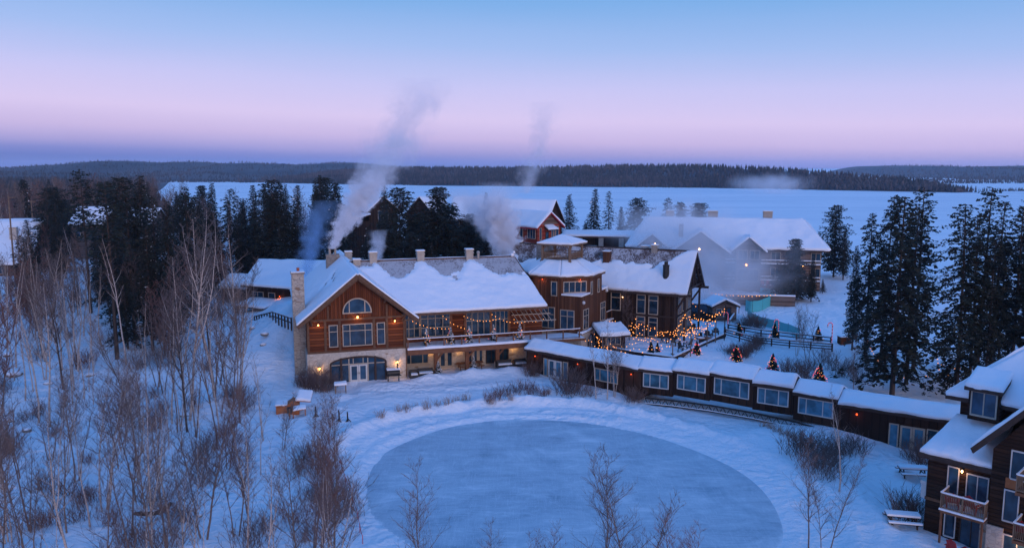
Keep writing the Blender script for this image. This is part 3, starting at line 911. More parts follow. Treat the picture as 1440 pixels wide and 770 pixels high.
    railing(t, [fc.p(9.0, -.1, 3.55), fc.p(15.0, -.1, 3.55)], 1.1, 1.9)
    # cupola
    m = MB(); h = 1.95; b0 = 11.9
    for sx in (-1, 1):
        for sy in (-1, 1):
            m.box(cx + sx * h - .13, cx + sx * h + .13, cy + sy * h - .13, cy + sy * h + .13, b0, 14.15)
            for dx, dy in ((-sx, 0), (0, -sy)):
                m.bar((cx + sx * h, cy + sy * h, 13.4), (cx + sx * h + dx * .75, cy + sy * h + dy * .75, 14.1), .12, .12)
    m.box(cx - h - .25, cx + h + .25, cy - h - .25, cy + h + .25, b0 - .12, b0 + .13)
    cu = m.build('cupola', 'beam_grey', t)
    m = MB()
    for s in (-1, 1):
        for z in (12.25, 12.95):
            m.box(cx - h, cx + h, cy + s * h - .05, cy + s * h + .05, z, z + .09); m.box(cx + s * h - .05, cx + s * h + .05, cy - h, cy + h, z, z + .09)
        for i in range(1, 18):
            p = -h + 2 * h * i / 18
            m.box(cx + p - .03, cx + p + .03, cy + s * h - .03, cy + s * h + .03, 12.3, 12.95); m.box(cx + s * h - .03, cx + s * h + .03, cy + p - .03, cy + p + .03, 12.3, 12.95)
    m.build('balustrade', 'beam_grey', cu)
    e = 2.5; z0, z1 = 14.2, 15.2
    m = MB(); cs = [(cx - e, cy - e, z0), (cx + e, cy - e, z0), (cx + e, cy + e, z0), (cx - e, cy + e, z0)]
    m.add(cs + [(cx, cy, z1)] + [(x, y, z - .18) for x, y, z in cs], [(0, 1, 4), (1, 2, 4), (2, 3, 4), (3, 0, 4), (5, 6, 1, 0), (6, 7, 2, 1), (7, 8, 3, 2), (8, 5, 0, 3), (8, 7, 6, 5)])
    cr = m.build('cupola_roof', 'beam_grey', cu)
    apx = (cx, cy, z1)
    for i in range(4):
        a, b = Vector(cs[i]), Vector(cs[(i + 1) % 4]); tp = Vector(apx); mid = (a + b) / 2
        snow_sheet(cu, [a, b, tp + (b - a) * .01, tp - (b - a) * .01], .15, 10, 8, name='cupola_snow', seed=i + 20, edge=.04)
    # dark chimney behind the cupola
    chimney(t, -9.3, -7.6, 6.2, 7.6, 9.5, 13.6, 'stone_dark', False)
    return t
make_tower()

# ------------------------------------------------------------------ dining wing
DP = Vector((24.97, 106.58, 0)); DW = 5.0
def make_dining():
    t = thing('dining_wing', 'dark timber dining wing with steep snowy roof, open truss gable and tall windows', 'building', DP, -26.4)
    # local: x along the ridge (0 = right verge), y across (ridge at 0)
    m = MB(); m.box(-28, -1.6, -4.3, 4.3, .8, 7.6); m.build('wall', 'wood_dark', t)
    m = MB(); m.prism([(-28, -4.3, 7.6), (-28, 4.3, 7.6), (-28, 0, 12)], [(-1.7, -4.3, 7.6), (-1.7, 4.3, 7.6), (-1.7, 0, 12)]); m.build('gable_wall', 'wood_dark', t)
    zr, ze = 12.75, 7.55
    qf = [(-27.5, -DW, ze), (0, -DW, ze), (0, 0, zr), (-27.5, 0, zr)]
    m = MB(); m.slab(qf, .25); r = m.build('roof', 'shingle_brown', t)
    def mk(s, t_, p):
        u = p.x
        d = .34 + .05 * math.sin(u * .8 + 1) if u > -11.6 else .42
        d *= sstep(-1.2, -4.2, u)
        if u < -12: d = .30 + .1 * math.sin(u * .7)
        if -12.9 < u < -11.4: d = max(d, .42)
        d *= 1 + .3 * mnoise.fractal(p * .6, 1, 2, 3)
        return (1 - d - t_) / .03 if d > .01 else 1
    snow_sheet(r, qf, .26, 90, 40, mk, seed=14)
    qb = [(0, DW, ze), (-27.5, DW, ze), (-27.5, 0, zr), (0, 0, zr)]
    m = MB(); m.slab(qb, .25); r = m.build('roof', 'shingle_brown', t); snow_sheet(r, qb, .26, 30, 12, seed=15)
    m = MB(); m.tube([(-27.5, 0, zr + .06), (-1, 0, zr + .06)], .1, 5); m.build('ridge_cap', 'fascia_dark', t)
    # open truss of the gable end
    m = MB()
    for s in (-1, 1):
        m.bar((-.06, 0, zr - .22), (-.06, s * DW, ze - .2), .14, .42)
        m.bar((-.5, 0, zr - .5), (-.5, s * (DW - .4), ze - .05), .22, .3)
        m.bar((-1.6, s * 4.1, 5.4), (-.3, s * 4.3, 7.4), .24, .24)
        m.bar((-.5, s * 1.6, 8.0), (-.5, s * .3, 11), .18, .18)
        m.box(-.62, -.38, s * 4.0 - .12, s * 4.0 + .12, 1.0, 7.4)
    m.bar((-.5, -4.4, 7.9), (-.5, 4.4, 7.9), .22, .3); m.bar((-.5, 0, 7.9), (-.5, 0, 12.2), .2, .2)
    m.bar((-1.8, 4.2, 7.4), (.7, 4.2, 7.4), .3, .3); m.bar((-1.8, -4.2, 7.35), (.3, -4.2, 7.35), .26, .26)
    m.build('truss', 'fascia_dark', t)
    f = F(-1.6, -4.3, 0); fr = F(-1.6, -4.3, 90)
    for (a, b, z0, z1, rw) in ((-5.4, -4.15, 4.5, 7.1, (1.9,)), (-3.75, -2.4, 4.5, 7.1, (1.9,)), (-5.4, -4.15, 1.5, 4.15, (1.95,)), (-3.72, -2.42, 1.5, 4.15, (1.95,)), (-9.05, -7.6, 4.65, 7.2, (1.8,))):
        window(t, f, a, b, z0, z1, (), rw, .11)
    for u in (-7.35, -.28):
        m = MB(); m.fbox(f, u, u + .26, 0, .16, 1.2, 7.4); m.build('wall_post', 'fascia_dark', t)
    m = MB(); m.fbox(f, -7.09, -.28, 0, .1, 4.22, 4.42); m.build('belt_board', 'fascia_dark', t)
    m = MB()    # porch that masks the left end
    for (a, b, z0, z1) in ((.9, 2.6, 1.5, 4.2), (3.2, 5.4, 1.5, 4.2), (6.0, 7.7, 1.5, 4.2), (.9, 2.6, 4.6, 7.2), (3.2, 5.4, 4.6, 7.2), (6.0, 7.7, 4.6, 7.2)):
        window(t, fr, a, b, z0, z1, ((b - a) / 2,), (1.9,), .11)
    m = MB(); m.fbox(F(0, -DW, 0), -27, 0, -.02, .09, ze - .32, ze - .02); m.build('fascia', 'fascia_dark', t)
    chimney(t, -12.7, -11.8, -2.1, -1.2, 10.2, 12.3, 'wood_tower', True)
    c = MB(); c.tube([(-3.35, -3.3, 8.5), (-3.35, -3.3, 11.0)], .42, 10); c = c.build('flue', 'black_iron', t)
    m = MB(); m.tube([(-3.35, -3.3, 11.0), (-3.35, -3.3, 11.15), (-3.35, -3.3, 11.16), (-3.35, -3.3, 11.6)], [.46, .46, .25, .25], 10); m.build('flue_cap', 'black_iron', c)
    chimney(t, -6.3, -5.5, -.4, .4, 12.3, 13.3); chimney(t, -8.0, -6.9, .6, 1.4, 11.8, 13.0, 'metal_vent', True, 'vent_box')
    m = MB(); m.fbox(f, -9.6, -.2, .02, .3, 1.1, 1.25); m.build('base_board', 'beam_grey', t)
    lamp(t, f, -7.3, 6.6, .1, 'lamp_pale', 5, .06)
    return t
make_dining()

# ------------------------------------------------------------------ covered bridge walkway
def make_walkway():
    t = thing('covered_walkway', 'long dark covered walkway with stepped snowy roofs bridging the pond inlet', 'walkway', (0, 0, 0))
    segs = [  # start, end (front eave line), eave height, floor height, kind
        ((1.45, 91.3), (13.25, 81.6), 2.95, -.6, 'left'), ((13.25, 81.6), (16.5, 80.05), 3.05, .35, 'span'), ((16.5, 80.15), (19.75, 77.95), 3.28, .55, 'span'),
        ((19.8, 78.1), (23.4, 75.45), 3.5, .62, 'span'), ((23.4, 75.5), (26.65, 73.5), 3.2, .45, 'span'), ((26.65, 73.45), (29.9, 71.0), 2.85, .1, 'span'), ((29.9, 70.8), (38.6, 65.2), 2.5, -1.4, 'end')]
    for k, (a, b, ze, zf, kind) in enumerate(segs):
        ang = math.degrees(math.atan2(b[1] - a[1], b[0] - a[0])); f = F(a[0], a[1], ang); ln = math.hypot(b[0] - a[0], b[1] - a[1])
        W = 3.7
        # walls sit .4 m inside the eave line
        m = MB(); m.fbox(f, 0, ln, -W + .4, -.4, zf, ze - .05)
        zr = ze + .82
        m.prism([f.p(0, -.4, ze - .05), f.p(0, -W + .4, ze - .05), f.p(0, -W / 2, zr - .2)], [f.p(ln, -.4, ze - .05), f.p(ln, -W + .4, ze - .05), f.p(ln, -W / 2, zr - .2)])
        m.build('wall', 'wood_dark', t)
        qf = [f.p(-.03, 0, ze), f.p(ln + .06, 0, ze), f.p(ln + .06, -W / 2, zr), f.p(-.03, -W / 2, zr)]
        qb = [f.p(ln + .06, -W, ze), f.p(-.03, -W, ze), f.p(-.03, -W / 2, zr), f.p(ln + .06, -W / 2, zr)]
        m = MB(); m.slab(qf, .16); m.slab(qb, .16); m.fbox(f, 0, ln, -.02, .05, ze - .26, ze - .02)
        r = m.build('roof', 'fascia_dark', t)
        snow_sheet(r, qf, (.22, .17, .26, .2, .28, .19, .24)[k], max(8, int(ln * 3)), 8, seed=k * 13 + 30, edge=.06, lump=.55); snow_sheet(r, qb, .22, 8, 6, seed=k + 40)
        w = F(*f.p(0, -.4, 0)[:2], ang)
        if kind == 'span':
            window(t, w, .45, ln - .4, zf + .75, ze - .42, (.75, ln - .85 - .95), (), .1, fm='trim_white', gm='glass_teal')
        elif kind == 'left':
            window(t, w, 2.55, 3.15, .1, 2.2, gm='glass_teal'); door(t, w, 3.25, 5.15, .05, 2.15, 2, 'trim_white', 'glass_teal'); window(t, w, 5.3, 6.0, .1, 2.2, gm='glass_teal')
            window(t, w, 9.6, 12.6, .8, 2.2, (.7, 2.1), (), .1, fm='trim', gm='glass_teal')
            for u in (1.4, 7.4, 14.3): lamp(t, w, u, 2.25, 0, 'lamp_red', 4, .06, (1, .3, .1))
        else:
            lamp(t, w, 1.6, 1.75, 0, 'lamp_red', 4, .09, (1, .2, .08))
            window(t, w, 4.3, 5.1, -1.05, 1.4, (), (), .1, gm='glass_teal'); door(t, w, 5.2, 7.2, -1.1, 1.35, 2, 'trim', 'glass_teal'); window(t, w, 7.3, 8.2, -1.05, 1.4, (), (), .1, gm='glass_teal')
    # steel truss under the span
    m = MB()
    P = [((13.9, 80.85), .1), ((16.5, 79.65), .2), ((19.75, 77.5), .35), ((23.4, 75.05), .35), ((26.65, 73.0), .15), ((29.6, 70.95), -.25)]
    for (a, za), (b, zb) in zip(P, P[1:]):
        a0, b0 = Vector((*a, za)), Vector((*b, zb)); dz = Vector((0, 0, -.62))
        m.bar(a0 + dz, b0 + dz, .12, .12); m.bar(a0, b0, .14, .14)
        n = max(2, round((b0 - a0).length / .75))
        for i in range(n):
            p, q = a0.lerp(b0, i / n), a0.lerp(b0, (i + 1) / n); h = (p + q) / 2
            m.bar(p, h + dz, .06); m.bar(h + dz, q, .06)
    m.build('truss', 'black_iron', t)
    m = MB()
    for (a, za), (b, zb) in zip(P, P[1:]): m.bar(Vector((*a, za - .52)), Vector((*b, zb - .52)), .16, .06)
    m.build('ledge_snow', 'roof_snow', t)
    # stair with snowy treads at the right end
    s = MB(); sn = MB()
    f = F(35.2, 67.9, -35)
    for i in range(6):
        s.fbox(F(37.2, 66.2, -35), .2 + i * .38, .6 + i * .38, -1.2, .6, -.6 + i * .34, -.5 + i * .34); sn.fbox(F(37.2, 66.2, -35), .22 + i * .38, .58 + i * .38, -1.15, .55, -.5 + i * .34, -.38 + i * .34)
    st = s.build('stair', 'beam_grey', t); sn.build('stair_snow', 'roof_snow', st)
    ff = F(37.2, 66.2, -35)
    railing(t, [ff.p(0, .65, -.5), ff.p(2.5, .65, 1.7)], 1.0, 1.2, 'beam_grey'); railing(t, [ff.p(2.5, .65, 1.7), ff.p(2.5, -1.6, 1.7)], 1.0, 1.2, 'beam_grey')
    return t
make_walkway()

# ------------------------------------------------------------------ chalet at the right edge
def make_chalet():
    C0 = (28.3, 52.0); ang = -46
    t = thing('chalet', 'dark log chalet with snowy roofs, dormer and railed balconies above stone', 'chalet', (C0[0], C0[1], 0), ang); t.scale = (.72, 1, 1)
    # local: x along the front from the left corner, y into the building (front wall y = 0)
    f = F(0, 0, 0); g = -1.0
    m = MB(); m.box(0, 5.6, 0, 9, g - .4, 5.0); m.box(5.6, 16, -.9, 9, g - .4, 6.4); m.build('wall', 'wood_chalet', t)
    m = MB(); m.box(1.2, 16, 3.0, 14, 5.0, 8.4); m.build('upper_wall', 'wood_chalet', t)
    # lean-to roof
    q = [(-.5, -.75, 4.95), (5.75, -.75, 4.95), (5.75, 3.05, 6.9), (1.0, 3.05, 6.9)]
    m = MB(); m.slab(q, .25); r = m.build('roof', 'fascia_dark', t); snow_sheet(r, q, .28, 24, 16, seed=50)
    m = MB(); m.box(-.5, 5.6, -.86, -.74, 4.66, 4.96); m.build('fascia', 'fascia_dark', t)
    # upper hipped roof with dormer
    E0, E1, rx, zr = (.2, 2.1, 8.45), (17, 2.1, 8.45), 9.4, 14.2
    q = [E0, E1, (17, 8.5, zr), (rx, 8.5, zr)]
    m = MB(); m.slab(q, .25); r = m.build('roof', 'fascia_dark', t); snow_sheet(r, q, .26, 40, 22, seed=51)
    q = [(.2, 14.9, 8.45), E0, (rx, 8.45, zr), (rx, 8.55, zr)]
    m = MB(); m.slab(q, .25); r = m.build('roof', 'fascia_dark', t); snow_sheet(r, q, .26, 20, 12, seed=52)
    q = [(17, 14.9, 8.45), (.2, 14.9, 8.45), (rx, 8.5, zr), (17, 8.5, zr)]
    m = MB(); m.slab(q, .25); r = m.build('roof', 'fascia_dark', t); snow_sheet(r, q, .26, 20, 8, seed=56)
    m = MB(); m.box(2.3, 4.9, 1.82, 5, 7.2, 9.5); d = m.build('dormer', 'wood_chalet', t)
    m = MB(); q = [(2.0, 1.45, 9.45), (5.2, 1.45, 9.45), (5.2, 4.0, 10.25), (2.0, 4.0, 10.25)]; m.slab(q, .22); m.build('dormer_roof', 'fascia_dark', d); snow_sheet(d, q, .25, 10, 8, name='dormer_snow', seed=53)
    window(t, F(0, 1.82, 0), 2.5, 4.7, 7.5, 9.25, (1.1,), (), .12, fm='trim')
    # cross gable on the right
    ap, ea = 10.4, 4.3
    q = [(ea, 8, 6.4), (ea, -1.9, 6.4), (ap, -1.9, 11.4), (ap, 8, 11.4)]
    m = MB(); m.slab(q, .28); r = m.build('roof', 'fascia_dark', t); snow_sheet(r, q, .26, 20, 16, seed=54)
    q = [(16.5, -1.9, 6.4), (16.5, 8, 6.4), (ap, 8, 11.4), (ap, -1.9, 11.4)]
    m = MB(); m.slab(q, .28); r = m.build('roof', 'fascia_dark', t); snow_sheet(r, q, .26, 10, 8, seed=55)
    m = MB(); m.prism([(5.6, -.9, 6.4), (15.2, -.9, 6.4), (ap, -.9, 11.0)], [(5.6, 6, 6.4), (15.2, 6, 6.4), (ap, 6, 11.0)]); m.build('gable_wall', 'wood_chalet', t)
    m = MB(); m.bar((ea, -1.88, 6.25), (ap, -1.88, 11.25), .14, .4); m.bar((16.5, -1.88, 6.25), (ap, -1.88, 11.25), .14, .4); m.build('bargeboard', 'fascia_dark', t)
    # windows and patio doors
    window(t, f, 1.75, 2.75, 2.35, 4.3, fm='trim_white'); window(t, f, 3.35, 5.2, 1.75, 4.1, (.92,), fm='trim_white')
    window(t, f, 1.75, 2.75, -.65, 1.2, fm='trim_white'); window(t, f, 3.1, 5.0, -.95, 1.3, (.95,), fm='fascia_dark')
    fg = F(0, -.9, 0)
    window(t, fg, 7.0, 9.2, 4.7, 6.6, fm='trim_white'); window(t, fg, 6.7, 7.9, 1.9, 4.0, fm='trim_white')
    window(t, fg, 8.6, 10.6, 1.7, 4.0, (1.0,), fm='trim_white'); window(t, fg, 6.9, 9.2, -.9, 1.1, (1.1,), fm='trim_white')
    m = MB(); m.fbox(f, 4.75, 5.6, .0, .12, g, 1.5); m.fbox(fg, 5.6, 6.9, 0, .12, g, 1.4); m.build('stone_base', 'stone', t)
    m = MB(); m.fbox(f, -.05, 2.6, .0, .1, 1.55, 1.75); m.build('trim_boards', 'beam', t)
    m = MB(); m.fbox(fg, 6.75, 7.75, .01, .1, 4.1, 4.75); m.build('panel', 'orange_wood', t)
    # balconies
    m = MB(); m.box(1.9, 5.5, -1.5, 0, 1.5, 1.68); bl = m.build('balcony', 'beam', t)
    m = MB(); m.box(1.85, 5.55, -1.55, 0, 1.68, 1.80); m.build('balcony_snow', 'roof_snow', bl)
    m = MB(); m.box(1.95, 2.1, -1.45, -1.3, g, 1.5); m.box(5.3, 5.45, -1.45, -1.3, g, 1.5); m.build('post', 'beam', bl)
    railing(t, [(1.95, 0, 1.75), (1.95, -1.45, 1.75), (5.5, -1.45, 1.75), (5.5, -.9, 1.75)], 1.05, 1.8, 'beam_grey', balusters=True, post=.09)
    m = MB(); m.box(8.1, 12, -2.6, -.9, 1.3, 1.5); bl = m.build('balcony', 'beam', t)
    railing(t, [(8.15, -.9, 1.5), (8.15, -2.55, 1.5), (12, -2.55, 1.5)], 1.05, 1.8, 'beam_grey', balusters=True, post=.09)
    m = MB(); m.box(8.0, 12, -2.5, -.9, 4.3, 4.5); bl = m.build('balcony', 'beam', t)
    railing(t, [(8.05, -.9, 4.5), (8.05, -2.45, 4.5), (12, -2.45, 4.5)], 1.05, 1.8, 'beam_grey', balusters=True, post=.09)
    lamp(t, f, 3.0, 4.15, .02, 'lamp_pale', 10, .09); lamp(t, fg, 8.2, .95, .02, 'lamp_warm', 25, .1)
    m = MB(); m.box(-.55, -.02, .2, 1.2, 1.5, 2.5); m.box(-.6, -.02, .15, 1.25, 2.5, 2.7); m.build('heat_pump', 'trim_white', t)
    return t
make_chalet()

# ------------------------------------------------------------------ houses behind
def PX(u, Y): return (u - 720) / FPX * Y
def ZV(v, Y): return CAMZ - (v - 235) / FPX * Y
def house(name, label, cat, x, y, ang, w, d, z0, ze, zr, wall='wood_dark', along=True, wins=(), over=.6, group=None, roofmat='fascia_dark', fm='trim', side_wins=(), gable=None, seed=0):
    """gabled house: front wall along local x (0..w), depth d; ridge along x when along, else front to back"""
    t = thing(name, label, cat, (x, y, 0), ang, group)
    m = MB(); m.box(0, w, 0, d, z0, ze); m.build('wall', wall, t)
    m = MB()
    if along: m.prism([(.02, .02, ze), (.02, d - .02, ze), (.02, d / 2, zr - .2)], [(w - .02, .02, ze), (w - .02, d - .02, ze), (w - .02, d / 2, zr - .2)])
    else: m.prism([(.02, .02, ze), (w - .02, .02, ze), (w / 2, .02, zr - .2)], [(.02, d - .02, ze), (w - .02, d - .02, ze), (w / 2, d - .02, zr - .2)])
    m.build('gable_wall', gable or wall, t)
    k = (zr - ze) / ((d if along else w) / 2) * over
    if along: qs = [[(-over, -over, ze - k), (w + over, -over, ze - k), (w + over, d / 2, zr), (-over, d / 2, zr)], [(w + over, d + over, ze - k), (-over, d + over, ze - k), (-over, d / 2, zr), (w + over, d / 2, zr)]]
    else: qs = [[(-over, d + over, ze - k), (-over, -over, ze - k), (w / 2, -over, zr), (w / 2, d + over, zr)], [(w + over, -over, ze - k), (w + over, d + over, ze - k), (w / 2, d + over, zr), (w / 2, -over, zr)]]
    for i, q in enumerate(qs):
        m = MB(); m.slab(q, .28); r = m.build('roof', roofmat, t); snow_sheet(r, q, .28, 16, 10, seed=seed + i)
    for wn in wins: window(t, F(0, 0, 0), *wn[:4], *(wn[4:] or ((),)), fm=fm)
    for wn in side_wins: window(t, F(0, d, -90), *wn[:4], *(wn[4:] or ((),)), fm=fm)
    return t

Y0 = 158.0
t = house('red_house', 'bright red timber house with a snowy gable and a small porch roof behind the cupola', 'house', PX(756, Y0), Y0, 40, 6.2, 10, 2, 12.6, 15.1, 'wood_red', False,
      wins=((.5, 1.1, 9.6, 12.0), (3.7, 4.2, 9.8, 11.8), (4.9, 5.7, 9.9, 12.2), (4.35, 4.75, 9.8, 11.8)), side_wins=((7.0, 9.4, 9.8, 12.1, (.8, 1.6)), (4.6, 5.6, 9.8, 12.0), (1.2, 2.6, 9.8, 12.0, (.7,))), over=.7, roofmat='red_paint', seed=61, gable='wood_grey')
door(t, F(0, 0, 0), 2.05, 3.0, 8.6, 11.2, 1, 'fascia_dark')
m = MB(); q = [(1.6, -1.5, 11.7), (4.4, -1.5, 11.7), (4.2, .1, 12.5), (1.8, .1, 12.5)]; m.slab(q, .15); r = m.build('porch_roof', 'fascia_dark', t); snow_sheet(r, q, .22, 8, 6, seed=63)
m = MB(); q = [(-1.8, 9.0, 8.4), (-1.8, 3.6, 8.4), (0, 4.2, 9.3), (0, 8.4, 9.3)]; m.slab(q, .15); r = m.build('bay_roof', 'fascia_dark', t); snow_sheet(r, q, .25, 8, 6, seed=64)
m = MB(); m.box(-.06, 6.25, -.1, .04, 8.2, 8.6); m.box(-.12, .02, 0, 10, 8.0, 8.4); m.box(6.2, 7.4, .2, 2.5, 9.2, 10.2); m.build('trim_boards', 'fascia_dark', t)
house('red_house', 'larger snowy roofed house adjoining the left rear of the red house', 'house', PX(700, 172), 172, -24, 11, 10, 2, 12.5, 17, 'wood_dark', True, wins=((1, 2.4, 9.5, 11.8), (4, 6, 9.5, 11.8, (1,)), (8, 9.6, 9.5, 11.8)), seed=66)
t = house('brown_house', 'brown gabled house half hidden by pines left of the wide pine', 'house', PX(519, 186), 186, 30, 7, 9, 2, 14.2, 17.2, 'wood_dark', False, wins=((2.2, 4.8, 11.6, 14.0, (1.3,)), (1, 3, 7, 9.2, (1,))), seed=70)
m = MB(); q = [(-6, 6, 11.6), (-6, -1.4, 11.6), (0, -1.4, 13.2), (0, 6, 13.2)]; m.slab(q, .2); r = m.build('side_roof', 'fascia_dark', t); snow_sheet(r, q, .3, 10, 8, seed=71)
m = MB(); m.box(-5.4, 0, -.8, 5.6, 3, 11.6); m.build('side_wall', 'wood_dark', t)
house('brown_house', 'snowy gabled roof showing between the two dark pines', 'house', PX(572, 205), 205, -30, 9, 9, 2, 12.2, 16.6, 'wood_dark', False, wins=((2, 4, 9, 11), (5, 7, 9, 11)), seed=72)
house('brown_house', 'long snowy roofed house between the wide pine and the steam plume', 'house', PX(632, 200), 200, -12, 11, 12, 2, 11.4, 16.6, 'wood_dark', True, wins=((1, 2.6, 8.6, 10.8), (4.5, 6.5, 8.6, 10.8, (1,)), (8, 10, 8.6, 10.8)), seed=74)
# lower passage roof behind the dining wing
t = thing('covered_passage', 'low flat snowy passage roof on grey piers beyond the dining wing', 'passage', (PX(812, 166), 168, 0), -8)
m = MB(); q = [(-3, -1.6, 9.7), (12.5, -1.6, 9.7), (12.5, 1.8, 10.6), (-3, 1.8, 10.6)]; m.slab(q, .3); r = m.build('roof', 'fascia', t); snow_sheet(r, q, .3, 20, 8, seed=76)
m = MB(); m.box(-3, 12.5, .6, 1.5, 3, 9.8); m.build('wall', 'wood_dark', t)
for x in (.8, 5.2, 9.4, 12.1):
    m = MB(); m.box(x - .5, x + .5, -1.2, -.2, 3, 9.6); m.build('pier', 'metal_vent', t)
# building left of the lodge, lower left roof beside it
E0, E1, R0, R1 = at(338, 401, 4.6), at(414, 406.6, 4.6), at(364, 365.5, 7.6), at(462, 367.5, 7.6)
t = thing('annex', 'low annex with a broad snowy roof left of the stone chimney', 'building', E0)
lc = lambda p: tuple(Vector(p) - E0)
m = MB(); q = [lc(E0), lc(E1), lc(R1), lc(R0)]; m.slab(q, .25); r = m.build('roof', 'fascia_dark', t); snow_sheet(r, q, .3, 30, 18, seed=78)
a_ = math.degrees(math.atan2(E1.y - E0.y, E1.x - E0.x)); ff = F(0, 0, a_); ln = (E1 - E0).xy.length
m = MB(); m.fbox(ff, .8, ln + 4, -9, -.9, -4.8, -.2); m.build('wall', 'wood_dark', t)
w = F(*ff.p(0, -.9, 0)[:2], a_); window(t, w, 1.6, 4.0, -2.8, -1, (1.2,)); window(t, w, 5, 6.4, -2.8, -1); lamp(t, w, 7.4, -1.5, 0, 'lamp_red', 10, .08, (1, .3, .1))
m = MB(); q = [ff.p(1.5, 3.2, -2.9), ff.p(7.5, 3.2, -2.9), ff.p(7.5, -.8, -2.2), ff.p(1.5, -.8, -2.2)]; m.slab(q, .15); r = m.build('porch_roof', 'fascia_dark', t); snow_sheet(r, q, .3, 12, 8, seed=79)
for u in (1.8, 7.2):
    m = MB(); m.bar(ff.p(u, 2.9, -4.6), ff.p(u, 2.9, -3), .2); m.build('porch_post', 'fascia_dark', t)
p0 = at(312, 402, 3.2)
house('shed', 'small snowy roofed shed half hidden behind the birches left of the annex', 'shed', p0.x, p0.y, -20, 5, 6, .5, 3.3, 4.9, 'wood_dark', True, wins=((1.5, 3, 1.6, 2.8),), seed=81)
# houses at the far left
x, y = at(-52, 372, 4.2).xy
t = house('timber_house', 'big snow covered house with a chimney at the left edge beside a utility pole', 'house', x, y, 16, 11.5, 24, 0, 4.6, 12.6, 'wood_board', True, wins=((6, 7.4, 2, 4),), over=1.0, seed=83)
chimney(t, 7.2, 8.6, 5.5, 6.6, 6, 11.2, 'stone', True)
m = MB()
for i in range(4): m.bar((1.5 + i * 3.2, -.9, 0), (1.5 + i * 3.2, -.9, 4.0), .3)
m.build('porch_posts', 'beam_grey', t)
for (u0, Yh, wd, zr_, lab) in ((100, 195, 8.5, 14.2, 'snowy roofed house deep in the woods beyond the dark spruces'), (176, 205, 7, 13.4, 'second snowy roof in the woods behind the tall pines')):
    t = house('wood_house', lab, 'house', PX(u0, Yh), Yh, -4, wd, 8, 2, zr_ - 3.6, zr_, 'wood_grey', True, wins=((1, 2.2, 7, 8.6),), seed=85 + u0)
    if u0 == 100: lamp(t, F(0, 0, 0), wd - .3, zr_ - 4.6, .4, 'bulb_warm', 0, .28)

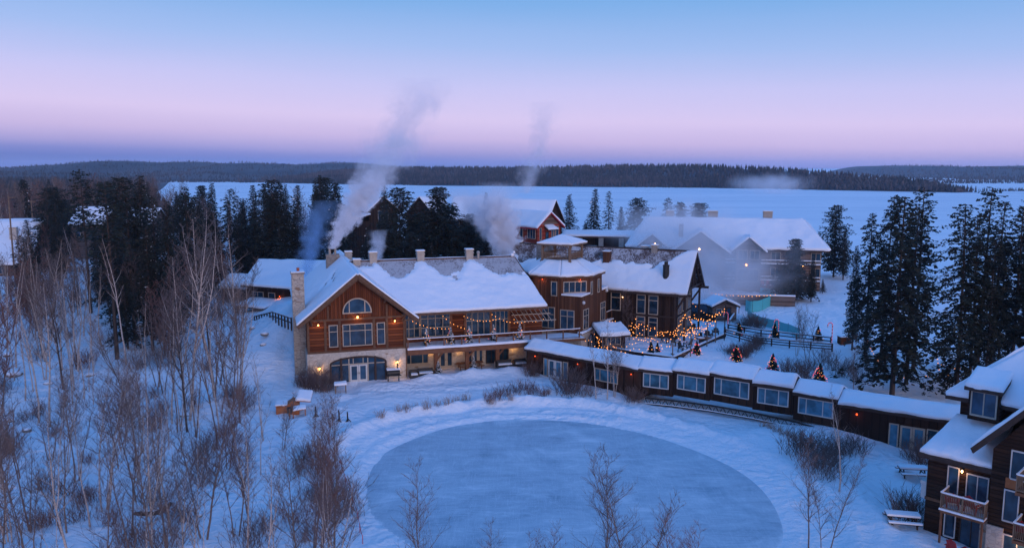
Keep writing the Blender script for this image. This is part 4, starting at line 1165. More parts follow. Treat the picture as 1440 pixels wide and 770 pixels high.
# ------------------------------------------------------------------ hotel in the mist
def make_hotel():
    t = thing('hotel', 'large timber hotel under a long snowy roof with front gables standing in mist', 'hotel', (57.6, 161, 0), -13)
    ze, zr, hw = 8.2, 13.5, 9.0
    m = MB(); m.box(-31, 3.9, -7.6, 7.6, -1.5, ze); m.build('wall', 'wood_grey', t)
    ev = [(-33.5, -hw, ze), (5.2, -hw, ze), (5.2, hw, ze), (-33.5, hw, ze)]; r0, r1 = (-30.0, 0, zr), (1.2, 0, zr)
    m = MB(); m.add(ev + [r0, r1] + [(x, y, z - .35) for x, y, z in ev], [(0, 1, 5, 4), (1, 2, 5), (2, 3, 4, 5), (3, 0, 4), (6, 7, 1, 0), (7, 8, 2, 1), (8, 9, 3, 2), (9, 6, 0, 3), (9, 8, 7, 6)])
    r = m.build('roof', 'fascia_dark', t)
    snow_sheet(r, [ev[0], ev[1], r1, r0], .35, 70, 24, seed=90)
    snow_sheet(r, [ev[1], ev[2], (1.2, .1, zr), (1.2, -.1, zr)], .35, 24, 14, seed=91)
    snow_sheet(r, [ev[3], ev[0], (-30, -.1, zr), (-30, .1, zr)], .35, 24, 14, seed=92)
    snow_sheet(r, [ev[2], ev[3], r0, r1], .35, 20, 8, seed=93)
    for (cx, hwid, za, zb, front, n) in ((-18.9, 5.4, 11.7, 7.9, -12.0, 2), (-9.8, 3.0, 10.7, 8.3, -11.2, 2), (-28.2, 2.6, 10.9, 8.9, -10.6, 1)):
        m = MB(); m.box(cx - hwid + .7, cx + hwid - .7, front, -7, -1.5, zb)
        m.prism([(cx - hwid + .7, front + .01, zb), (cx + hwid - .7, front + .01, zb), (cx, front + .01, za - .35)], [(cx - hwid + .7, -4, zb), (cx + hwid - .7, -4, zb), (cx, -4, za - .35)])
        m.build('gable_wall', 'wood_grey', t)
        k = (za - zb) / hwid * .5
        for s in (-1, 1):
            q = [(cx + s * (hwid + .3), front - .7, zb - k), (cx + s * (hwid + .3), -1.5, zb - k), (cx, -1.5, za), (cx, front - .7, za)]
            m = MB(); m.slab(q, .25); rr = m.build('gable_roof', 'fascia_dark', t); snow_sheet(rr, q, .3, 14, 12, seed=94 + cx)
        f = F(0, front, 0)
        if cx == -18.9:
            window(t, f, cx + 1.6, cx + 2.8, 6.2, 8.0); window(t, f, cx - 3.6, cx + .4, 3.2, 5.4, (1, 2, 3)); window(t, f, cx + 1.2, cx + 3.6, 3.2, 5.4, (1.2,)); lamp(t, f, cx - .2, 8.3, 0, 'lamp_pale', 20, .22)
        elif n == 2:
            window(t, f, cx - 2.0, cx - .2, 6.4, 8.2, (.9,)); window(t, f, cx + .2, cx + 2.0, 6.4, 8.2, (.9,)); window(t, f, cx - 2.0, cx + 2.0, 2.2, 4.6, (1, 2, 3)); lamp(t, f, cx - .4, 5.4, 0, 'lamp_warm', 16, .2)
        else: lamp(t, f, cx + .6, 9.0, 0, 'lamp_pale', 14, .2)
    f = F(0, -7.6, 0)
    for a in (-24.6, -13.0, -5.4, -1.6, 2.0):
        window(t, f, a, a + 1.8, 5.6, 7.6, (.9,)); window(t, f, a, a + 1.8, 2.4, 4.6, (.9,))
    lamp(t, f, 0.6, 5.2, 0, 'lamp_warm', 16, .2)
    for z in (2.0, 5.2):
        m = MB(); m.box(-30, 3.6, -9.2, -7.6, z, z + .25); b_ = m.build('balcony', 'fascia_dark', t)
        m = MB(); m.box(-30, 3.6, -9.3, -9.15, z + .95, z + 1.1); m.box(-30, 3.6, -9.35, -9.0, z + .25, z + .42); m.build('balcony_snow', 'roof_snow', b_)
    for x, y, w, z in ((-17.5, 1, 2.0, 14.9), (-6.5, .5, 1.8, 15.0), (-26.0, .6, 1.6, 14.9)): chimney(t, x, x + w, y, y + 1.2, 12, z, 'metal_vent', True)
    chimney(t, -23.2, -22.3, -6.4, -5.6, 9, 12.6, 'metal_vent', True); chimney(t, -29.5, -27.4, -7.2, -6.2, 8.5, 10.2, 'metal_vent', True, 'vent_box')
    return t
make_hotel()

# ------------------------------------------------------------------ terrace, bar hut, poles
ZT = 1.38
t = thing('terrace_wall', 'low timber retaining wall edging the snowy terrace', 'wall', (0, 0, 0))
m = MB()
for a, b in (((12.2, 98.3), (15, 95.6)), ((15, 95.6), (19.2, 92.8)), ((19.2, 92.8), (28.9, 106.3)), ((28.9, 106.3), (30.2, 111))):
    a_, b_ = Vector((*a, 0)), Vector((*b, 0)); fF = F(*a, math.degrees(math.atan2(b[1] - a[1], b[0] - a[0])))
    m.fbox(fF, 0, (b_ - a_).length, -.12, .12, -.6, 1.62)
m.build('timber', 'wood_dark', t)
m = MB()
for a, b in (((12.2, 98.3), (15, 95.6)), ((15, 95.6), (19.2, 92.8)), ((19.2, 92.8), (28.9, 106.3))):
    fF = F(*a, math.degrees(math.atan2(b[1] - a[1], b[0] - a[0]))); m.fbox(fF, 0, (Vector(b) - Vector(a)).length, -.17, .15, 1.62, 1.72)
m.build('snow_cap', 'roof_snow', t)
p = at(845, 493, 1.2)
hut = thing('bar_hut', 'small timber bar hut with a thick snowy roof wrapped in string lights', 'hut', (p.x, p.y, 0), 12)
m = MB(); m.box(0, 3.2, 0, 2.6, 1.0, 3.2); m.build('wall', 'wood_dark', hut)
m = MB(); q = [(-.3, -.6, 3.15), (3.7, -.6, 3.15), (3.7, 3.0, 3.9), (-.3, 3.0, 3.9)]; m.slab(q, .2); r = m.build('roof', 'fascia_dark', hut); snow_sheet(r, q, .4, 20, 12, seed=101)
window(hut, F(0, 0, 0), .6, 2.6, 1.9, 2.9, (.65, 1.3)); m = MB(); m.box(.4, 2.8, -.35, 0, 1.78, 1.86); m.build('counter', 'beam', hut)
POLES = [at(*q) for q in ((945.7, 500, ZT), (971, 498, ZT), (994, 486, ZT), (1006, 480, ZT), (1018.5, 476, ZT))]
POLES[0] = at(945.7, 503, ZT)
for i, (p, h) in enumerate(zip(POLES, (2.3, 3.6, 3.0, 3.2, 4.6))):
    lab = ('short light pole at the left of the terrace', 'tallest timber light pole at the front corner of the terrace', 'timber light pole beside the fire table', 'timber light pole near the right wall of the terrace', 'dark tall light pole at the far end of the terrace beside the candy cane')[i]
    t = thing('light_pole', lab, 'pole', p, group='timber poles holding the terrace lights')
    m = MB(); m.tube([(0, 0, -.2), (0, 0, h)], [.07, .06], 7); m.build('pole', 'beam_grey' if i < 4 else 'black_iron', t)
    m = MB(); m.tube([(-.1, 0, h - .12), (.1, 0, h - .12)], .02, 5); m.build('hook', 'black_iron', t)
    POLES[i] = p + Vector((0, 0, h))

# ------------------------------------------------------------------ string lights
m = MB(); m.ball((0, 0, 0), .05, 0, (1, 1, 1.15), 4, 6); BULB = m.mesh('bulb', 'bulb_warm', True)
def strand(a, b, n, sag=.5, label='', cat='string lights', group='strings of warm bulbs', size=1.0, drop=.06):
    a, b = Vector(a), Vector(b)
    t = thing('string_light', label, cat, a, 0, group)
    pts = [(b - a) * (i / 16) - Vector((0, 0, sag * 4 * (i / 16) * (1 - i / 16))) for i in range(17)]
    m = MB(); m.tube(pts, .012, 3); m.build('cable', 'black_iron', t)
    for i in range(n):
        k = (i + .5) / n
        k += rnd.uniform(-.012, .012)
        o = link('bulb', BULB, t, (b - a) * k - Vector((0, 0, sag * 4 * k * (1 - k) + .1 + rnd.uniform(-.3, 1) * drop)))
        s_ = size * rnd.uniform(.85, 1.12); o.scale = (s_, s_, s_)
    return t
dw = lambda x, n, z: Vector((DP.x, DP.y, 0)) + Vector((math.cos(R(-26.4)) * x - math.sin(R(-26.4)) * (-4.3 - n), math.sin(R(-26.4)) * x + math.cos(R(-26.4)) * (-4.3 - n), z))
tw = lambda y, z, n=.2: FW + Vector((math.cos(R(62)) * y + math.sin(R(62)) * n, math.sin(R(62)) * y - math.cos(R(62)) * n, z))
hw_ = lambda x, y, z: Vector((hut.location.x, hut.location.y, 0)) + Vector((math.cos(R(12)) * x - math.sin(R(12)) * y, math.sin(R(12)) * x + math.cos(R(12)) * y, z))
S = [(tw(9.0, 3.9), dw(-6.2, .5, 3.3), 10, .5, 'from the tower parapet to the dining wing wall'),
     (tw(11.5, 4.3), dw(-4.6, .6, 3.0), 9, .5, 'from the far parapet to the first tall window'),
     (dw(-7.2, .4, 3.9), dw(-.6, .5, 2.6), 13, .55, 'slung along the dining wing wall below the windows'),
     (dw(-7.2, .8, 2.6), POLES[0], 11, .5, 'from the dining wing to the short pole'),
     (dw(-.6, .6, 3.0), POLES[1], 10, .4, 'from the dining wing corner to the tallest pole'),
     (dw(-4.4, .6, 3.0), POLES[1], 12, .6, 'from the middle of the dining wing to the tallest pole'),
     (hw_(3.6, -.6, 3.3), dw(-3.0, .7, 2.7), 12, .5, 'from the bar hut roof to the dining wing'),
     (hw_(3.6, 2.8, 3.6), dw(-6.6, .5, 2.9), 8, .4, 'from the back of the bar hut to the dining wing'),
     (tw(4.0, 3.4), hw_(-.4, -.7, 3.0), 8, .35, 'from the stone wall to the left end of the bar hut'),
     (hw_(-.4, -.9, 2.7), hw_(4.4, -.9, 2.4), 11, .3, 'draped across the front of the bar hut'),
     (hw_(-.9, -1.3, 2.2), POLES[0] - Vector((0, 0, .6)), 15, .5, 'from below the bar hut counter to the short pole'),
     (tw(.6, 2.8), hw_(1.5, -1.2, 1.9), 9, .3, 'low on the stone wall under the tower corner'),
     (POLES[1], POLES[2], 6, .3, 'between the tallest pole and the pole by the fire table'),
     (POLES[2], POLES[3], 4, .2, 'between the two poles right of the fire table'),
     (dw(-.3, .3, 4.9), POLES[4] - Vector((0, 0, .4)), 12, .5, 'from the open gable end to the dark far pole'),
     (dw(.2, -2.0, 4.6), POLES[4] + Vector((0, 0, .2)), 12, .8, 'highest string from behind the gable to the dark pole'),
     (dw(-.2, -1.0, 3.2), POLES[3], 11, .4, 'from the gable end to the right hand pole'),
     (dw(-.2, .3, 5.2), dw(-1.6, .9, 2.2), 12, -.15, 'wound down the corner post of the dining wing'),
     (dw(.1, -.5, 4.8), dw(1.1, .2, 1.9), 11, -.1, 'wound down the second post of the gable end'),
     (dw(-1.2, .6, 2.2), POLES[2] - Vector((0, 0, .5)), 11, .4, 'low string from the corner to the fire table pole')]
for a, b, n, sg, w in S: strand(a, b, round(n * 1.15), sg * rnd.uniform(.7, 1.8), 'warm bulb string ' + w, group='warm bulb strings over the terrace', drop=.55)
for i, (u0, u1, z0, z1, n, w) in enumerate(((11.6, 16.4, 6.6, 5.4, 12, 'left end of the deck'), (15.6, 18.8, 6.9, 5.2, 8, 'second bay of the deck'), (18.2, 22.2, 6.6, 6.2, 11, 'middle bay of the deck'), (21.6, 25.4, 6.7, 5.6, 9, 'fourth bay of the deck'), (24.4, 28.2, 5.9, 5.9, 9, 'right end of the deck under the lattice'))):
    strand(L(u0, 2.2, z0), L(u1, 1.0, z1), n, .45, 'warm bulb string under the eave at the ' + w, group='warm bulb strings under the lodge eave', size=.8)
strand(L(20.0, 1.0, 2.85), L(22.4, 1.0, 2.85), 6, .12, 'short bulb string under the lodge deck', group='warm bulb strings under the lodge eave', size=.8)
a = at(998, 411, 3.0); strand(a, at(1092, 413.5, 2.6), 18, .35, 'warm bulb string along the far pool fence in the mist', group='warm bulb strings by the pool', size=1.25)
for (p, q, n, w) in (((1219, 478, 3.4), (1236, 507, 1.2), 8, 'slanting down between the pines'), ((1219, 478, 3.4), (1232, 477, 3.2), 4, 'level between two pine trunks'), ((1300, 527, 1.4), (1340, 524, 1.4), 9, 'stretched low between the right pines'), ((1322, 510, 2.4), (1352, 517, 1.8), 8, 'sloping behind the chalet roof'), ((1318, 500, 3.2), (1322, 524, 1.0), 5, 'hanging down a pine trunk'), ((1270, 529, .8), (1282, 529, .8), 4, 'short one low on the snow')):
    strand(at(*p), at(*q), n, .12, 'warm bulb string ' + w, group='warm bulb strings among the right pines', size=.9)
strand(at(973, 424, 3.2), at(1004, 444, 1.9), 8, .4, 'warm bulb string along the dark pool screen', group='warm bulb strings by the pool')

# ------------------------------------------------------------------ terrace furniture
def chair_proto(name, label, mat, grp):
    t = thing(name, label, 'chair', (0, 0, 0), 0, grp)
    m = MB()
    for i in range(5): m.box(-.28 + i * .115, -.28 + i * .115 + .1, -.3, .28, .36 + .012 * (i % 2), .40 + .012 * (i % 2))
    m.build('seat', mat, t)
    m = MB()
    for i in range(5):
        x = -.28 + i * .115; h = .62 + .12 * (1 - abs(i - 2) / 2)
        m.prism([(x, .24, .36), (x + .1, .24, .36), (x + .1, .29, .36), (x, .29, .36)], [(x, .48, .36 + h), (x + .1, .48, .36 + h), (x + .1, .53, .36 + h), (x, .53, .36 + h)])
    m.build('backrest', mat, t)
    for s in (-1, 1):
        m = MB(); m.box(s * .36 - .07, s * .36 + .07, -.38, .4, .56, .6); m.build('arm', mat, t)
        m = MB(); m.box(s * .34 - .03, s * .34 + .03, -.36, -.26, 0, .56); m.build('leg', mat, t)
        m = MB(); m.bar((s * .34, .38, 0), (s * .34, .3, .56), .07); m.build('leg', mat, t)
    m = MB(); m.box(-.27, .27, -.28, .2, .41, .5); m.build('seat_snow', 'roof_snow', t)
    return t
CH = [((982, 476), 200, 'beside the fire table'), ((996, 474), 150, 'behind the fire table'), ((960, 494), 40, 'left of the snowy mound'), ((967, 488), 230, 'near the tallest pole'), ((950, 486), 120, 'in the middle of the terrace'), ((935, 482), 60, 'below the dining wing windows'), ((973, 465), 190, 'close to the gable end'), ((1006, 470), 170, 'near the far wall')]
gch = 'dark chairs on the snowy terrace'
for i, ((u, v), rz, w) in enumerate(CH):
    p = at(u, v, ZT); p.z = gz(p.x, p.y)
    lab = 'dark slatted lounge chair on the terrace ' + w
    if i == 0: ch0 = chair_proto('lounge_chair', lab, 'black_iron', gch); ch0.location = p; ch0.rotation_euler.z = R(rz)
    else: dup(ch0, p, rz, 1.15, lab)
def fire_table(p, label):
    p = Vector((p.x, p.y, gz(p.x, p.y))); t = thing('fire_table', label, 'table', p, 20, 'tables on the terrace')
    m = MB(); m.box(-.9, .9, -.5, .5, .62, .72); m.build('tabletop', 'beam', t)
    m = MB(); m.box(-.5, .5, -.3, .3, 0, .62); m.build('base', 'black_iron', t)
    m = MB(); m.box(-.85, -.1, -.45, .45, .72, .8); m.build('table_snow', 'roof_snow', t)
fire_table(at(989, 481, ZT), 'dark low table with snow on half its top beside the light pole')
fire_table(at(955, 499, ZT), 'dark low table at the front edge of the terrace')

# ------------------------------------------------------------------ Christmas trees
def fir_mesh(h, r, n, seed):
    q = random.Random(seed); m = MB()
    for i in range(n):
        k = (i / n) ** .8; z = h * (0.08 + .9 * k); rr = r * (1 - k) ** .85 + .04
        a = q.uniform(0, 6.283); dx, dy = math.cos(a), math.sin(a); ln = rr * q.uniform(.7, 1.1); dz = -.18 * ln + q.uniform(-.03, .08)
        px_, py_ = -dy, dx; wd = .10 + .10 * rr
        m.add([(dx * ln * .15, dy * ln * .15, z + .08), (dx * ln * .7 + px_ * wd, dy * ln * .7 + py_ * wd, z + dz * .6), (dx * ln, dy * ln, z + dz), (dx * ln * .7 - px_ * wd, dy * ln * .7 - py_ * wd, z + dz * .6 - .05)], [(0, 1, 2, 3)])
    m.add([(0, 0, h * .85), (.03, 0, h * .85), (0, .03, h * .85), (0, 0, h * 1.02)], [(0, 1, 3), (1, 2, 3), (2, 0, 3)])
    return m
def fir_thing(label, p, h, r, seed, lights='red', snow=False, group=None, pot=True):
    t = thing('christmas_tree', label, 'Christmas tree', p, seed * 37 % 360, group)
    fir_mesh(h, r, 260, seed).build('crown', 'needles', t, recalc=False)
    m = MB(); m.tube([(0, 0, -.3), (0, 0, h * .9)], [.05, .015], 5); m.build('trunk', 'bark', t)
    q = random.Random(seed + 5)
    if lights:
        for nm, mt, cnt in (('red_light', 'fairy_red', 34), ('gold_light', 'fairy_gold', 26)):
            m = MB()
            for i in range(cnt if lights == 'red' else (4 if nm == 'red_light' else 10)):
                k = q.random() ** 1.2 * .92; a = q.uniform(0, 6.283); rr = r * (1 - k) ** .85 * .95 + .05
                m.ball((rr * math.cos(a), rr * math.sin(a), h * (.1 + .88 * k) - .06), .03, 0, (1, 1, 1), 3, 5)
            o = m.build(nm + 's', mt, t); o['kind'] = 'stuff'
    if snow:
        m = MB(); mm = fir_mesh(h * 1.01, r * .98, 230, seed + 1)
        m.v = [(x, y, z + .05) for x, y, z in mm.v]; m.f = mm.f; m.m = mm.m
        keep = [f for f in m.f if q.random() < .62]; m.f = keep; m.m = [0] * len(keep)
        m.build('branch_snow', 'roof_snow', t, recalc=False)
    if pot:
        m = MB(); m.tube([(0, 0, -.02), (0, 0, .32)], [.22, .28], 10); m.build('pot', 'beam', t)
    return t
gx = 'lit Christmas trees in the snow behind the walkway'
for i, (u, v, h, w) in enumerate(((979, 511, 2.9, 'at the front corner of the terrace'), (1034.7, 515, 2.7, 'behind the highest walkway roof'), (1086, 527, 2.6, 'behind the fourth walkway roof'), (1152, 541, 2.5, 'behind the fifth walkway roof near the pines'))):
    p = G(u, v); fir_thing('red lit Christmas tree standing in snow ' + w, p, h, 1.0, 300 + i, 'red', False, gx, False)
for i, (u, v, h, w) in enumerate(((1039, 471, 1.9, 'at the left end of the rail fence'), (1089, 476, 2.3, 'beside the second candy cane'), (1150, 478, 2.0, 'near the right end of the rail fence'), (924, 507, 2.3, 'at the terrace front behind the walkway'), (915, 502, 2.0, 'left of the lit tree at the terrace front'))):
    p = G(u, v); fir_thing('dark Christmas tree with few lights ' + w, p, h, .75, 320 + i, 'few', False, 'sparsely lit Christmas trees', False)
for i, (u, w) in enumerate(((13.5, 'nearest the gable'), (16.4, 'second from the gable'), (18.6, 'in the middle of the deck'), (21.6, 'fourth along the deck'), (24.9, 'at the right end of the deck'))):
    fir_thing('snowy potted Christmas tree behind the deck railing ' + w, L(u, .75, 3.4), 2.0, .6, 340 + i, 'few', True, 'snowy potted trees on the lodge deck')
for i, (u, v, h, w) in enumerate(((14.9, .9, 1.5, 'on the left snow mound under the deck'), (19.2, 1.0, 1.75, 'on the right snow mound under the deck'), (27.2, -2.4, 1.5, 'against the left end of the walkway'))):
    p = L(u, v); p.z = gz(p.x, p.y) - .1
    fir_thing('small snow laden fir ' + w, p, h, .5, 350 + i, None, True, 'small snow laden firs', False)

# ------------------------------------------------------------------ candy canes, rail fences, nets
for u, v, vt, w in ((1023, 464, 438, 'left one by the dark light pole'), (1094, 474, 448, 'middle one beside a dark fir at the fence'), (1169, 490, 452, 'right one at the end of the rail fence')):
    p = G(u, v); h = (v - vt) / FPX * p.y * 1.0
    t = thing('candy_cane', 'tall lit candy cane, ' + w, 'candy cane', p, 10, 'candy cane decorations by the rail fence')
    path = [Vector((0, 0, -.2))] + [Vector((0, 0, (h - .4) * i / 14)) for i in range(1, 15)] + [Vector((-.35 + .35 * math.cos(a), 0, h - .4 + .4 * math.sin(a))) for a in [math.pi * i / 8 for i in range(1, 9)]] + [Vector((-.7, 0, h - .65))]
    m = MB()
    for i in range(len(path) - 1): m.tube([path[i], path[i + 1]], .065, 7, i % 2)
    m.build('cane', ['candy_white', 'candy_red'], t)
    m = MB()
    for i in range(1, len(path) - 1, 1): m.ball(path[i] + Vector((0, -.08, .05)), .022, 0, (1, 1, 1), 3, 5)
    o = m.build('fairy_lights', 'fairy_red', t); o['kind'] = 'stuff'
def rail_fence(label, pts, h, nr, mat='fascia_dark', grp='rail fences'):
    t = thing('rail_fence', label, 'fence', pts[0], 0, grp); o0 = Vector(pts[0])
    rails = MB(); sn = MB(); n_ = 0
    for a, b in zip(pts, pts[1:]):
        a, b = Vector(a) - o0, Vector(b) - o0; n = max(1, round((b - a).length / 2.3))
        for i in range(n + 1):
            if i == 0 and n_ > 0: continue
            p = a.lerp(b, i / n); n_ += 1
            m = MB(); m.box(p.x - .08, p.x + .08, p.y - .08, p.y + .08, p.z - .4, p.z + h + .1); m.build('post', mat, t)
        for k in range(nr):
            z = Vector((0, 0, h * (k + 1) / nr)); rails.bar(a + z, b + z, .07, .14)
        sn.bar(a + Vector((0, 0, h + .11)), b + Vector((0, 0, h + .11)), .14, .08)
    r = rails.build('rails', mat, t); sn.build('rail_snow', 'roof_snow', r)
rail_fence('front dark rail fence with three rails running from the terrace', [G(1020, 473), G(1060, 484), G(1110, 489), G(1170, 494)], 1.0, 3)
rail_fence('rear dark rail fence just behind the front one', [G(1024, 465), G(1070, 473), G(1120, 479), G(1168, 484)], .95, 2)
rail_fence('weathered rail fence in the woods below the dark spruces', [G(88, 382), G(112, 384), G(138, 386)], 1.3, 3, 'beam_grey')
rail_fence('snowy rail fence left of the lodge by the annex steps', [G(358, 455), G(384, 450), G(410, 460)], 1.1, 2, 'fascia_dark')
rail_fence('long weathered rail fence under the big left house', [G(-20, 388), G(10, 388), G(32, 386)], 1.3, 3, 'beam_grey')
def net(label, pix, h=1.25):
    P = [G(u, v) for u, v in pix]; t = thing('safety_net', label, 'net', P[0], 0, 'teal safety nets around the slide')
    fine = []
    for i in range(len(P) - 1):
        p0, p1, p2, p3 = P[max(i - 1, 0)], P[i], P[i + 1], P[min(i + 2, len(P) - 1)]
        for k in range(4):
            s = k / 4; fine.append(.5 * ((2 * p1) + (p2 - p0) * s + (2 * p0 - 5 * p1 + 4 * p2 - p3) * s * s + (3 * p1 - p0 - 3 * p2 + p3) * s ** 3))
    fine.append(P[-1])
    V = []; fs = []
    for i, p in enumerate(fine):
        q = p - P[0]; n = (fine[min(i + 1, len(fine) - 1)] - fine[max(i - 1, 0)]).normalized().cross(Vector((0, 0, 1))) * .012
        V += [q + n + Vector((0, 0, -.1)), q + n + Vector((0, 0, h - .06 * (i % 4 > 1))), q - n + Vector((0, 0, h - .06 * (i % 4 > 1))), q - n + Vector((0, 0, -.1))]
    for i in range(len(fine) - 1):
        a = i * 4; fs += [(a + k, a + (k + 1) % 4, a + 4 + (k + 1) % 4, a + 4 + k) for k in range(4)]
    m = MB(); m.add(V, fs); m.build('mesh_sheet', 'teal_net', t)
    for p in fine[::4]:
        q = p - P[0]; m = MB(); m.tube([q + Vector((0, 0, -.2)), q + Vector((0, 0, h + .15))], .03, 5); m.build('stake', 'fascia_dark', t)
net('teal safety net bending round the far end of the slide', [(1048, 437), (1058, 439), (1072, 436), (1083, 430), (1086, 424), (1080, 420), (1068, 418)], 1.9)
net('teal safety net running down the near side of the slide', [(1051, 446), (1062, 454), (1076, 459), (1090, 462), (1108, 468), (1124, 474)], 1.35)

# pool screen, pool, hut, far fence
a, b = at(944, 441, .4), at(1009, 447, .4)
t = thing('pool_screen', 'dark panelled wind screen with snow on top in front of the steaming pool', 'screen', (a.x, a.y, 0), math.degrees(math.atan2(b.y - a.y, b.x - a.x)))
ln = (b - a).xy.length
m = MB(); m.box(0, ln, -.06, .06, 0, 2.4); m.build('panel', 'glass', t)
for i in range(6):
    m = MB(); m.box(ln * i / 5 - .09, ln * i / 5 + .09, -.12, .12, -.3, 2.5); m.build('post', 'fascia_dark', t)
m = MB(); m.box(-.1, ln + .1, -.2, .3, 2.5, 2.68); m.build('snow_cap', 'roof_snow', t)
m = MB(); m.box(0, ln, -.9, -.12, -.3, 1.0); m.build('lower_wall', 'wood_dark', t)
p = at(1002, 447, .5)
t = house('sauna_hut', 'little stone coloured hut with a dark door and snow roof by the pool', 'hut', p.x, p.y, 10, 4.0, 3.4, 0, 2.5, 3.4, 'wood_grey', False, over=.4, seed=120)
door(t, F(0, 0, 0), 2.2, 3.1, .3, 2.2, 1, 'fascia_dark')
window(t, F(0, 0, 0), .6, 1.5, 1.1, 2.0, (), (), .08)
t = thing('handrail', 'snow covered slanting handrail beside the little hut', 'handrail', G(1026, 458))
q = G(1039, 440) - G(1026, 458)
m = MB(); m.bar((0, 0, .9), q + Vector((0, 0, 1.1)), .09); m.build('rail', 'beam_grey', t)
m = MB(); m.bar((0, 0, .98), q + Vector((0, 0, 1.18)), .2, .12); m.build('rail_snow', 'roof_snow', t)
for k in (0, .33, .66, 1):
    z = q * k; m = MB(); m.bar(z + Vector((0, 0, -.2)), z + Vector((0, 0, .95 + .2 * k)), .09); m.build('post', 'beam_grey', t)
a, b = at(990, 424, .6), at(1118, 428, .6)
t = thing('pool_fence', 'long dark board fence with snow on top at the far side of the pool', 'fence', (a.x, a.y, 0), math.degrees(math.atan2(b.y - a.y, b.x - a.x)))
ln = (b - a).xy.length
m = MB(); m.box(0, ln, -.06, .06, -.5, 2.0); m.build('board_panel', 'wood_grey', t)
m = MB(); m.box(0, ln, -.2, .3, 2.0, 2.2); m.build('snow_cap', 'roof_snow', t)
p = at(1187, 482, 0); t = thing('wood_crate', 'small brown wooden crate on the snow right of the rail fence', 'crate', (p.x, p.y, gz(p.x, p.y)), 8)
m = MB(); m.box(-.75, .75, -.5, .5, -.1, 1.0); m.build('box', 'wood_board', t); m = MB(); m.box(-.8, .8, -.55, .55, 1.0, 1.08); m.build('lid', 'beam', t)
m = MB(); m.box(-.78, .78, -.53, .53, 1.08, 1.16); m.build('snow_cap', 'roof_snow', t)

# ------------------------------------------------------------------ things around the lodge
def sofa(p, rz, w, label):
    p = Vector(p); p.z = gz(p.x, p.y); t = thing('patio_sofa', label, 'sofa', p, rz, 'black patio sofas under snow')
    m = MB(); m.box(-w / 2, w / 2, -.4, .4, .05, .42); m.build('seat', 'black_iron', t)
    m = MB(); m.box(-w / 2, w / 2, .28, .42, .42, .9); m.build('backrest', 'black_iron', t)
    for s in (-1, 1):
        m = MB(); m.box(s * w / 2 - .08, s * w / 2 + .08, -.42, .42, .1, .68); m.build('arm', 'black_iron', t)
    m = MB(); m.box(-w / 2 + .1, w / 2 - .1, -.36, .26, .42, .56); m.build('seat_snow', 'roof_snow', t)
sofa(L(11.75, -.7), 17, .95, 'narrow black patio seat at the corner of the stone gable wall')
sofa(L(13.2, -.1), 17, 1.8, 'wide black patio sofa beside the narrow seat')
sofa(L(22.9, .5), 17, 1.9, 'black patio sofa by the right deck post')
sofa(L(25.0, .9), 17, 1.6, 'black patio sofa in the corner by the walkway')
p = L(9.3, -1.3); p.z = gz(p.x, p.y)
t = thing('smoker_grill', 'black barrel smoker grill on legs outside the arched entrance', 'grill', p, 17)
m = MB(); m.tube([(-.7, 0, 1.0), (.7, 0, 1.0)], .38, 12); m.build('barrel', 'black_iron', t)
m = MB(); m.tube([(.5, .1, 1.3), (.5, .1, 2.1)], .09, 8); m.build('flue', 'black_iron', t)
m = MB(); m.box(-.75, .75, -.35, .35, 1.38, 1.5); m.build('snow_cap', 'roof_snow', t)
m = MB(); m.box(-.8, .8, -.75, -.4, .8, .86); m.build('shelf', 'black_iron', t)
for x in (-.6, .6):
    for y in (-.3, .3):
        m = MB(); m.bar((x, y, -.1), (x, y, .75), .06); m.build('leg', 'black_iron', t)
def picnic(p, rz, label, mat='fascia_dark', snow=True, ln=2.2):
    p = Vector((p[0], p[1], gz(p[0], p[1]))); t = thing('picnic_table', label, 'picnic table', p, rz, 'picnic tables')
    m = MB()
    for i in range(5): m.box(-ln / 2, ln / 2, -.4 + i * .165, -.4 + i * .165 + .15, .72, .76)
    m.build('tabletop', mat, t)
    for s in (-1, 1):
        m = MB(); m.box(-ln / 2, ln / 2, s * .75 - .14, s * .75 + .14, .42, .46); bn = m.build('bench', mat, t)
        if snow: m = MB(); m.box(-ln / 2 + .03, ln / 2 - .03, s * .75 - .13, s * .75 + .13, .46, .56); m.build('bench_snow', 'roof_snow', bn)
        for q in (-1, 1):
            m = MB(); m.bar((s * (ln / 2 - .3), q * .25, .72), (s * (ln / 2 - .3), q * .75, -.1), .1, .06); m.build('leg', mat, t)
        m = MB(); m.box(s * (ln / 2 - .3) - .03, s * (ln / 2 - .3) + .03, -.85, .85, .36, .42); m.build('brace', mat, t)
    if snow: m = MB(); m.box(-ln / 2 + .03, ln / 2 - .03, -.38, .4, .76, .9); m.build('table_snow', 'roof_snow', t)
p = at(1268, 745, -.9); picnic((p.x, p.y), -12, 'snowy picnic table nearest the chalet corner')
p = at(1283, 668, -.9); picnic((p.x, p.y), -8, 'snowy picnic table in front of the walkway doors')
picnic(L(19.0, 2.0)[:2], 17, 'long red brown picnic table under the lodge deck', 'beam', False, 3.2)
